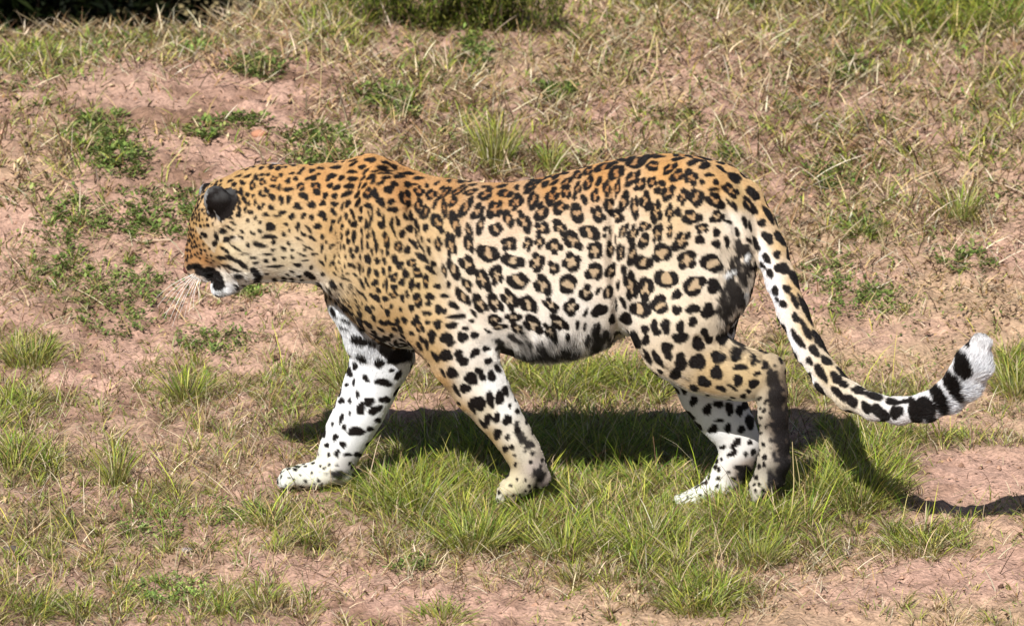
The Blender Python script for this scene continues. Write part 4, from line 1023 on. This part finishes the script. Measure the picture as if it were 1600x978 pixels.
def tuft(px, py, label, nb=160, rad=.035, hgt=.09, dryf=.3, spread=.6, name='grass_tuft', group='grass tufts standing out of the turf', wid=.0026):
    c = ground_pt(px, py)[0]
    th = rs.uniform(0, 6.28, nb); rr = np.sqrt(rs.rand(nb)) * rad
    root = np.stack([c[0] + rr * np.cos(th), c[1] + rr * np.sin(th), np.zeros(nb)], -1); root[:, 2] = ground_z(root[:, 0], root[:, 1])
    d = rs.rand(nb) < dryf
    cb = pick(GR, nb) * .5 + pick(ST, nb) * .5; ct = np.where(d[:, None], pick(ST, nb), pick(GR, nb))
    v, f, cc = blades(root, hgt * rs.uniform(.45, 1.1, nb), rs.uniform(.6, 1.2, nb) * wid, th + rs.normal(0, .5, nb), spread * rr / rad + rs.uniform(0, .15, nb), rs.uniform(.05, .5, nb), cb, ct)
    v = v - c
    o = thing(name, make_mesh(name, v, f, cc), M_grass, label, 'grass tuft', group); o.location = c
    return o
tuft(50, 572, 'yellow-green grass tuft at the left edge of the photo, level with the leopard\'s elbow', 240, .055, .085, .4)
tuft(292, 628, 'upright green grass tuft below the leopard\'s whiskers, left of the leading foreleg', 200, .035, .10, .25)
tuft(772, 262, 'tall yellow-green tuft rising just behind the dip of the leopard\'s back', 220, .035, .16, .35, .25)
tuft(862, 268, 'small narrow green tuft right behind the middle of the back', 90, .015, .09, .1, .25)
tuft(650, 800, 'broad lush tuft between the two forepaws, spreading to the left', 320, .06, .13, .3, .9)
tuft(740, 862, 'bright green tuft below the near forepaw, at the edge of the straw', 260, .05, .10, .15)
tuft(1340, 792, 'thick green tuft behind the hind paws, under the raised tail', 360, .07, .12, .3, .8)
tuft(1270, 790, 'green tuft touching the pushed-off hind paw on its right', 220, .04, .13, .25, .5)
tuft(1090, 955, 'low spreading green tuft at the bottom edge, below the far hind paw', 220, .06, .07, .3, .9)
tuft(1185, 880, 'grass tuft directly below the hind paws', 240, .05, .10, .3, .7)
tuft(880, 870, 'grass tuft in the turf midway between forepaws and hind paws', 220, .05, .09, .3, .8)
tuft(1010, 860, 'pale tuft in front of the far hind paw', 240, .05, .10, .4, .7)
tuft(1588, 622, 'yellowish tuft cut by the right edge, just right of the tail tip', 200, .045, .10, .4, .6)
tuft(545, 610, 'long-bladed green tuft behind the far foreleg', 160, .04, .15, .15, .7)
tuft(1500, 345, 'yellow-green tuft on the slope above the curve of the tail', 120, .03, .11, .4, .4)
tuft(1355, 372, 'green tuft with one long slanting blade, right of the rump', 110, .03, .08, .1, .9)
tuft(690, 965, 'low blue-green tuft alone on bare soil at the bottom edge', 200, .055, .05, .05, 1.1)
tuft(180, 760, 'slender upright green tuft left of the leading forepaw', 110, .02, .12, .3, .3)
tuft(420, 820, 'small fan of green blades under the leading forepaw', 120, .035, .07, .15, 1.0)
tuft(900, 905, 'short dry-green tuft on the straw below the middle of the belly', 120, .04, .05, .5, .8)
tuft(1440, 862, 'wide low tuft on bare soil in the lower right', 220, .07, .055, .35, .9)

# broad-leaved herbs hugging the soil
herbs = [
 (300, 82, .055, .09, 26, 'bright green broad-leaved herb on the bank, upper left'), (400, 108, .09, .10, 40, 'green leafy herb at the foot of the grassy ledge, upper left'),
 (150, 212, .09, .12, 40, 'dark green herb patch on pink soil left of the head, upper one of two'), (188, 254, .08, .10, 34, 'dark green herb patch on pink soil left of the head, lower one of two'),
 (245, 338, .13, .14, 60, 'wide green herb mat just left of the leopard\'s ear'), (110, 352, .09, .12, 36, 'loose herb mat near the left edge, level with the ear'),
 (320, 210, .035, .06, 12, 'small flat herb on bare soil above the ear'), (385, 194, .05, .05, 14, 'thin trailing herb on bare soil above the neck'),
 (602, 165, .09, .10, 34, 'green herb above the shoulder hump'), (870, 148, .07, .05, 22, 'flat green herb high above the middle of the back'),
 (495, 232, .09, .12, 44, 'grey-green herb directly above the neck'), (740, 90, .035, .16, 26, 'herb hanging below the dark shrub'),
 (190, 478, .12, .18, 60, 'large herb mat left of the whiskers'), (90, 432, .09, .10, 30, 'herb mat at the left, level with the muzzle'),
 (395, 460, .03, .03, 14, 'tiny bright herb just behind the chin'), (335, 540, .11, .07, 36, 'row of dark green herbs below the chin'),
 (265, 932, .09, .08, 40, 'bright green herb near the bottom left corner'), (240, 826, .09, .10, 30, 'herb patch left of and below the leading forepaw'),
 (642, 890, .045, .04, 20, 'small dark round-leaved herb in the straw below the forelegs'), (1345, 362, .05, .06, 16, 'green herb right of the rump'),
 (1350, 476, .09, .10, 34, 'herb patch inside the curve of the tail, higher one'), (1300, 280, .07, .09, 26, 'herb on the slope right of the tail base'),
 (1138, 246, .028, .035, 12, 'small round herb touching the line of the croup'), (1510, 415, .07, .08, 22, 'herb patch above the tail tip'),
 (1335, 112, .07, .10, 22, 'herb on the dry slope at the upper right'), (1290, 432, .06, .10, 20, 'herb just right of the middle of the tail'),
 (1400, 645, .09, .08, 26, 'herb patch under the low bend of the tail'), (360, 806, .07, .07, 24, 'herb in front of the leading forepaw')]
for px_, py_, rx_, ry_, ns_, lab in herbs:
    c = ground_pt(px_, py_)[0]
    pal = HB * .95 if 'bright' not in lab else HB * 1.35
    bg_ = 1 + .6 * float(sstep(.9, 2.6, c[1]))
    v, f, cc = herb_mesh(c[0], c[1], rx_ * .95, ry_ * 1.3, int(ns_ * 2.0), .013 * bg_, pal, .014)
    o = thing('ground_herb', make_mesh('ground_herb', v - c, f, cc), M_herb, lab, 'herb', 'broad-leaved herbs on the bank'); o.location = c

# the rest of the leafy ground cover, too small to count
p, px, py = scatter(240000)
hf = field(HERB, px, py); b = field(BARE, px, py)
nz = fbm(p[:, 0] * 7, p[:, 1] * 7, 101, 3)
keep = rs.rand(len(p)) < np.clip(hf * .55 + .30 * sstep(.52, .70, nz) * (1 - b.clip(0, 1)), 0, 1)
p = p[keep]; n = len(p)
p[:, 2] += rs.uniform(.002, .022, n)
th = rs.uniform(0, 6.28, n)
v, f, cc = leaves(p, np.stack([np.cos(th), np.sin(th), rs.uniform(-.1, .9, n)], -1), rs.uniform(.007, .016, n) * (1 + .8 * sstep(.9, 2.6, p[:, 1])), rs.uniform(.003, .007, n) * (1 + .9 * sstep(.9, 2.6, p[:, 1])), pick(HB, n, .45))
print('ground leaves', n)
link('ground_cover', make_mesh('ground_cover', v, f, cc), M_herb, kind='stuff', label='small green leaves creeping between the grass and soil', category='ground cover')

# dark shrub on the crest
def shrub(px, py, label, w_, d_, h_, nst, nleaf, pal):
    c = ground_pt(px, py)[0]
    root = bpy.data.objects.new('shrub', None); COL.objects.link(root); root.location = c
    root['label'] = label; root['category'] = 'shrub'
    R = []; D_ = []; stemsV = []; stemsQ = []; nv = 0
    for i in range(nst):
        a = rs.uniform(0, 6.28); b0 = np.array([rs.normal(0, w_ * .35), rs.normal(0, d_ * .3), -.02])
        tip = np.array([b0[0] * 1.5 + math.cos(a) * w_ * .3, b0[1] * 1.5 + math.sin(a) * d_ * .3, h_ * rs.uniform(.5, 1.0) * (1 - .45 * abs(b0[0]) / w_)])
        mid_ = (b0 + tip) / 2 + rs.normal(0, .02, 3)
        tt = np.linspace(0, 1, 6)[:, None]
        pp = b0 * (1 - tt) ** 2 + 2 * mid_ * tt * (1 - tt) + tip * tt ** 2
        v, q = tube(pp, np.linspace(.0028, .0009, 6), 4); stemsV.append(v); stemsQ.append(q + nv); nv += len(v)
        m = nleaf // nst
        u = rs.uniform(.08, 1.0, m) ** .8
        pos = b0 * (1 - u[:, None]) ** 2 + 2 * mid_ * u[:, None] * (1 - u[:, None]) + tip * u[:, None] ** 2
        R.append(pos + rs.normal(0, .012, (m, 3))); D_.append(rs.normal(0, 1, (m, 3)) + np.array([0, 0, .7]) + (tip - b0) * 2)
    R = np.concatenate(R); D_ = np.concatenate(D_); n = len(R)
    R[:, 2] = np.maximum(R[:, 2], .0)
    v, f, cc = leaves(R, D_, rs.uniform(.012, .028, n), rs.uniform(.003, .006, n), pick(pal, n, .4))
    link('foliage', make_mesh('foliage', v, f, cc), M_herb, root)
    link('stem', make_mesh('stem', np.concatenate(stemsV), None, None, True, np.concatenate(stemsQ)), simple_mat('shrub_stem', (.12, .08, .05), .8, .2), root)
SH = np.array([srgb(96,112,40), srgb(124,136,52), srgb(60,74,34), srgb(150,150,74)]) * .75
shrub(655, 42, 'dense dark green shrub on the crest, larger left mass of the pair', .22, .12, .20, 46, 5200, SH)
shrub(775, 50, 'dense dark green shrub on the crest, smaller right mass of the pair', .20, .12, .18, 40, 4600, SH * .9)

# standing stalks, twigs, sticks
M_stalk = simple_mat('stalk_straw', (.52, .42, .22), .7, .2); M_twig = simple_mat('twig_brown', (.075, .045, .035), .85, .2)
M_stick = simple_mat('stick_grey', (.42, .31, .22), .85, .2)
def stalk(pts, depth_px, label, r=.0011, mat=None, name='grass_stalk', cat='stalk', ears=0, leany=0.0):
    """pts: photo pixels of the stalk, from its root upwards; it stands in the plane of its root"""
    c = ground_pt(*pts[0])[0]
    q = [P(a, b, c[1] + leany * i) - c for i, (a, b) in enumerate(pts)]
    q[0] = q[0] - np.array([0, 0, .004])
    pp = []
    for i in range(len(q) - 1):
        for t in np.linspace(0, 1, 6, endpoint=False): pp.append(q[i] * (1 - t) + q[i + 1] * t)
    pp.append(q[-1]); pp = np.array(pp)
    for _ in range(2): pp[1:-1] = (pp[:-2] + pp[1:-1] * 2 + pp[2:]) / 4
    v, qq = tube(pp, np.linspace(r, r * .45, len(pp)), 5)
    o = thing(name, make_mesh(name, v, None, None, True, qq), mat or M_stalk, label, cat); o.location = c
    return o
stalk([(1535,128),(1540,60),(1556,-4)], 0, 'tall pale grass stalk at the upper right, leaning right', .0013)
stalk([(1526,340),(1528,270),(1532,170)], 0, 'thin upright stalk on the slope above the tail tip', .0011)
stalk([(1292,160),(1297,120),(1304,84)], 0, 'short yellow stalk in the middle of the dry slope', .0011)
stalk([(1508,318),(1508,260),(1512,190)], 0, 'yellow stalk beside the tuft above the tail', .0010)
stalk([(498,180),(503,100),(500,-2)], 0, 'tall yellow-green stalk above the neck, reaching the top edge', .0013)
stalk([(1233,826),(1241,760),(1238,690)], 0, 'pale dry stalk crossing the pushed-off hind paw, left one', .0016)
stalk([(1246,800),(1250,750),(1243,712)], 0, 'pale dry stalk crossing the pushed-off hind paw, right one', .0013)
stalk([(1230,840),(1215,800),(1196,764)], 0, 'dry stalk leaning left in front of the hind paws', .0015)
stalk([(1350,770),(1318,722),(1290,686)], 0, 'dry stalk leaning left over the shadow behind the hind leg', .0012)
stalk([(1322,905),(1288,858),(1276,826)], 0, 'short dry stalk on bare soil below the hind tuft', .0013)
stalk([(545,640),(525,590),(508,520)], 0, 'dark upright stalk behind the far foreleg', .0012, M_twig)
stalk([(860,680),(868,650),(872,612)], 0, 'dark thin stalk in the shadow under the belly', .0009, M_twig)
stalk([(1045,690),(1046,640),(1045,600)], 0, 'dark thin stalk before the far hind leg', .0009, M_twig)
stalk([(744,690),(742,660),(745,634)], 0, 'yellow stalk in front of the near foreleg', .0011)
stalk([(158,650),(160,600),(158,540)], 0, 'pale thin stalk on bare soil below the leopard\'s nose line', .0008)
stalk([(82,845),(78,800),(76,760)], 0, 'pale upright stalk at the lower left', .0012)
stalk([(242,960),(243,905),(240,850)], 0, 'dark green stalk in the lower left', .0013, simple_mat('stalk_green', (.10, .14, .04), .6, .3))
stalk([(102,760),(101,700),(100,670)], 0, 'thin pale stalk left of the slender tuft', .0009)
stalk([(84,930),(82,880),(80,830)], 0, 'straw stalk standing near the bottom left corner', .0012)
stalk([(780,170),(784,130),(788,88)], 0, 'thin straw stalk below the dark shrub', .0010)
stalk([(548,200),(538,170),(520,118)], 0, 'dark bent twig standing above the shoulder hump', .0022, M_twig, 'twig', 'twig')
stalk([(562,118),(540,96),(517,70)], 0, 'short dark twig leaning left near the shrub', .0020, M_twig, 'twig', 'twig')

def stick(p0, p1, label, r=.004, mat=None, bend=.006):
    a = ground_pt(*p0)[0]; b = ground_pt(*p1)[0]
    tt = np.linspace(0, 1, 12)
    pp = a[None] * (1 - tt[:, None]) + b[None] * tt[:, None]
    pp[:, 2] = ground_z(pp[:, 0], pp[:, 1]) + fine_z(pp[:, 0], pp[:, 1]) * .5 + r * 1.2
    pp[:, 1] += bend * np.sin(tt * 5); pp += rs.normal(0, r * .18, pp.shape)
    pp -= a
    v, q = tube(pp, r * (1 - .5 * tt), 7)
    o = thing('stick', make_mesh('stick', v, None, None, True, q), mat or M_stick, label, 'stick'); o.location = a
stick((196, 384), (268, 378), 'weathered stick lying on bare soil left of the leopard\'s brow', .0055)
stick((1290, 790), (1384, 806), 'dark twig lying on the soil under the tail', .0022, M_twig)
stick((1110, 845), (1235, 905), 'pale twig lying slantwise below the hind paws', .0024)
stick((1235, 905), (1330, 880), 'thin pale twig lying on straw, lower right of the hind paws', .0020)
stick((1500, 262), (1590, 300), 'grey-brown stick on the slope at the right edge', .0040)
stick((1320, 128), (1372, 136), 'pale stick on the dry slope, upper right', .0028)
stick((1480, 122), (1420, 128), 'straw-coloured stick lying below the tall pale stalk', .0022)
stick((470, 560), (380, 500), 'long pale stem lying left of the far foreleg', .0018)

def stone(px, py, r, label, col=(.30, .25, .25)):
    c = ground_pt(px, py)[0]
    v, q = uv_ball(np.zeros(3), 1.0, 14, 9)
    v = v * (1 + .35 * (fbm(v[:, 0] * 1.7 + px, v[:, 1] * 1.7 + v[:, 2] * 2, 5, 3) - .5)[:, None]) * np.array([r * 1.5, r, r * .7])
    m = bpy.data.materials.new('stone'); m.use_nodes = True
    b = m.node_tree.nodes['Principled BSDF']; b.inputs['Base Color'].default_value = (*col, 1); b.inputs['Roughness'].default_value = .9
    nz_ = m.node_tree.nodes.new('ShaderNodeTexNoise'); nz_.inputs['Scale'].default_value = 60
    bp_ = m.node_tree.nodes.new('ShaderNodeBump'); bp_.inputs['Strength'].default_value = .6; m.node_tree.links.new(nz_.outputs['Fac'], bp_.inputs['Height']); m.node_tree.links.new(bp_.outputs['Normal'], b.inputs['Normal'])
    o = thing('stone', make_mesh('stone', v, None, None, True, q), m, label, 'stone'); o.location = c + np.array([0, 0, r * .3])
stone(430, 264, .016, 'grey stone peeping over the leopard\'s neck', (.30, .26, .26))
stone(405, 212, .016, 'small reddish stone on bare soil above the neck', (.42, .20, .12))
stone(292, 862, .010, 'small dark stone in the straw, lower left')
stone(1322, 865, .011, 'small grey-pink stone on bare soil, lower right', (.22, .15, .15))
stone(18, 862, .014, 'dark stone at the left edge, low in the photo', (.08, .06, .06))

# foliage added to darken the gully behind the crest, shaded by an added unseen canopy
TH = np.array([srgb(38,52,24), srgb(50,62,30), srgb(28,36,20)]) * .5  # leaves coloured near black, painting in the deep shade of the gully
def thicket(x, y, z, rx, ry, rz, n, label, name='thicket', cat='thicket', size=.075):
    root = bpy.data.objects.new(name, None); COL.objects.link(root); root.location = (x, y, z)
    root['label'] = label; root['category'] = cat
    u = rs.normal(0, 1, (n, 3)); u /= np.linalg.norm(u, axis=1)[:, None]
    R = u * (rs.rand(n, 1) ** .45) * np.array([rx, ry, rz]); R[:, 2] += rz
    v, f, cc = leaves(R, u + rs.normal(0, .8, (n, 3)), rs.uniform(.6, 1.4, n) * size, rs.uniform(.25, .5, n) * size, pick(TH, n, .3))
    link('foliage', make_mesh('foliage', v, f, cc), M_herb, root)
    V = []; Q = []; nv = 0
    for i in range(9):
        a = rs.uniform(0, 6.28); tt = np.linspace(0, 1, 6)[:, None]
        tip = np.array([math.cos(a) * rx * .7, math.sin(a) * ry * .7, rz * rs.uniform(.9, 1.6)])
        pp = np.array([0, 0, -.1]) * (1 - tt) + tip * tt ** 1.2
        vv, q = tube(pp, np.linspace(.02, .005, 6), 5); V.append(vv); Q.append(q + nv); nv += len(vv)
    link('stem', make_mesh('stem', np.concatenate(V), None, None, True, np.concatenate(Q)), simple_mat('thicket_stem', (.08, .06, .04), .9, .1), root)
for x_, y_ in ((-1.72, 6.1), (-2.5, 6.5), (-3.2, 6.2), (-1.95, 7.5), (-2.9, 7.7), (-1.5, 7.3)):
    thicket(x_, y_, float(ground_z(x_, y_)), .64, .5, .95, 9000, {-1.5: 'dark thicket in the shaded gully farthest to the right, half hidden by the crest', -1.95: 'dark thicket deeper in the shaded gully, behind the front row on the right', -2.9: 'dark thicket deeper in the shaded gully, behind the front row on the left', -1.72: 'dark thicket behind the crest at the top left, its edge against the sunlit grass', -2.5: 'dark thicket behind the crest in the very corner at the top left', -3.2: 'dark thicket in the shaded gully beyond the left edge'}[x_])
for o in [o for o in COL.objects if o.name.startswith('thicket')]: o['group'] = 'thickets added in the gully'
tr_ = bpy.data.objects.new('added_tree', None); COL.objects.link(tr_); tr_.location = (-3.3, 5.0, .2)  # unseen canopy added to keep the gully dark
tr_['label'] = 'added leafy crown and trunk, unseen beyond the left edge, put there to shade the gully in the top left corner'; tr_['category'] = 'added_tree'
n = 26000
u = rs.normal(0, 1, (n, 3)); u /= np.linalg.norm(u, axis=1)[:, None]
R = u * (rs.rand(n, 1) ** .4) * np.array([1.15, 1.9, .55]) + np.array([.3, 0.2, 2.35]); 
v, f, cc = leaves(R, u + rs.normal(0, .8, (n, 3)), rs.uniform(.06, .12, n), rs.uniform(.03, .06, n), pick(TH, n, .3) * 2)
link('crown', make_mesh('crown', v, f, cc), M_herb, tr_)
tt = np.linspace(0, 1, 10)[:, None]
v, q = tube(np.array([0, 0, -.3]) * (1 - tt) + np.array([.15, .1, 2.4]) * tt + .06 * np.sin(tt * 5), np.linspace(.13, .05, 10), 10)
link('trunk', make_mesh('trunk', v, None, None, True, q), simple_mat('bark', (.12, .09, .07), .9, .1), tr_)
for i in range(7):
    a = i * .9
    pp = np.array([.1, .06, 1.6 + .08 * i]) * (1 - tt) + np.array([.3 + math.cos(a) * .9, .2 + math.sin(a) * 1.4, 2.5]) * tt
    v, q = tube(pp, np.linspace(.045, .01, 10), 6); link('limb', make_mesh('limb', v, None, None, True, q), bpy.data.materials['bark'], tr_)
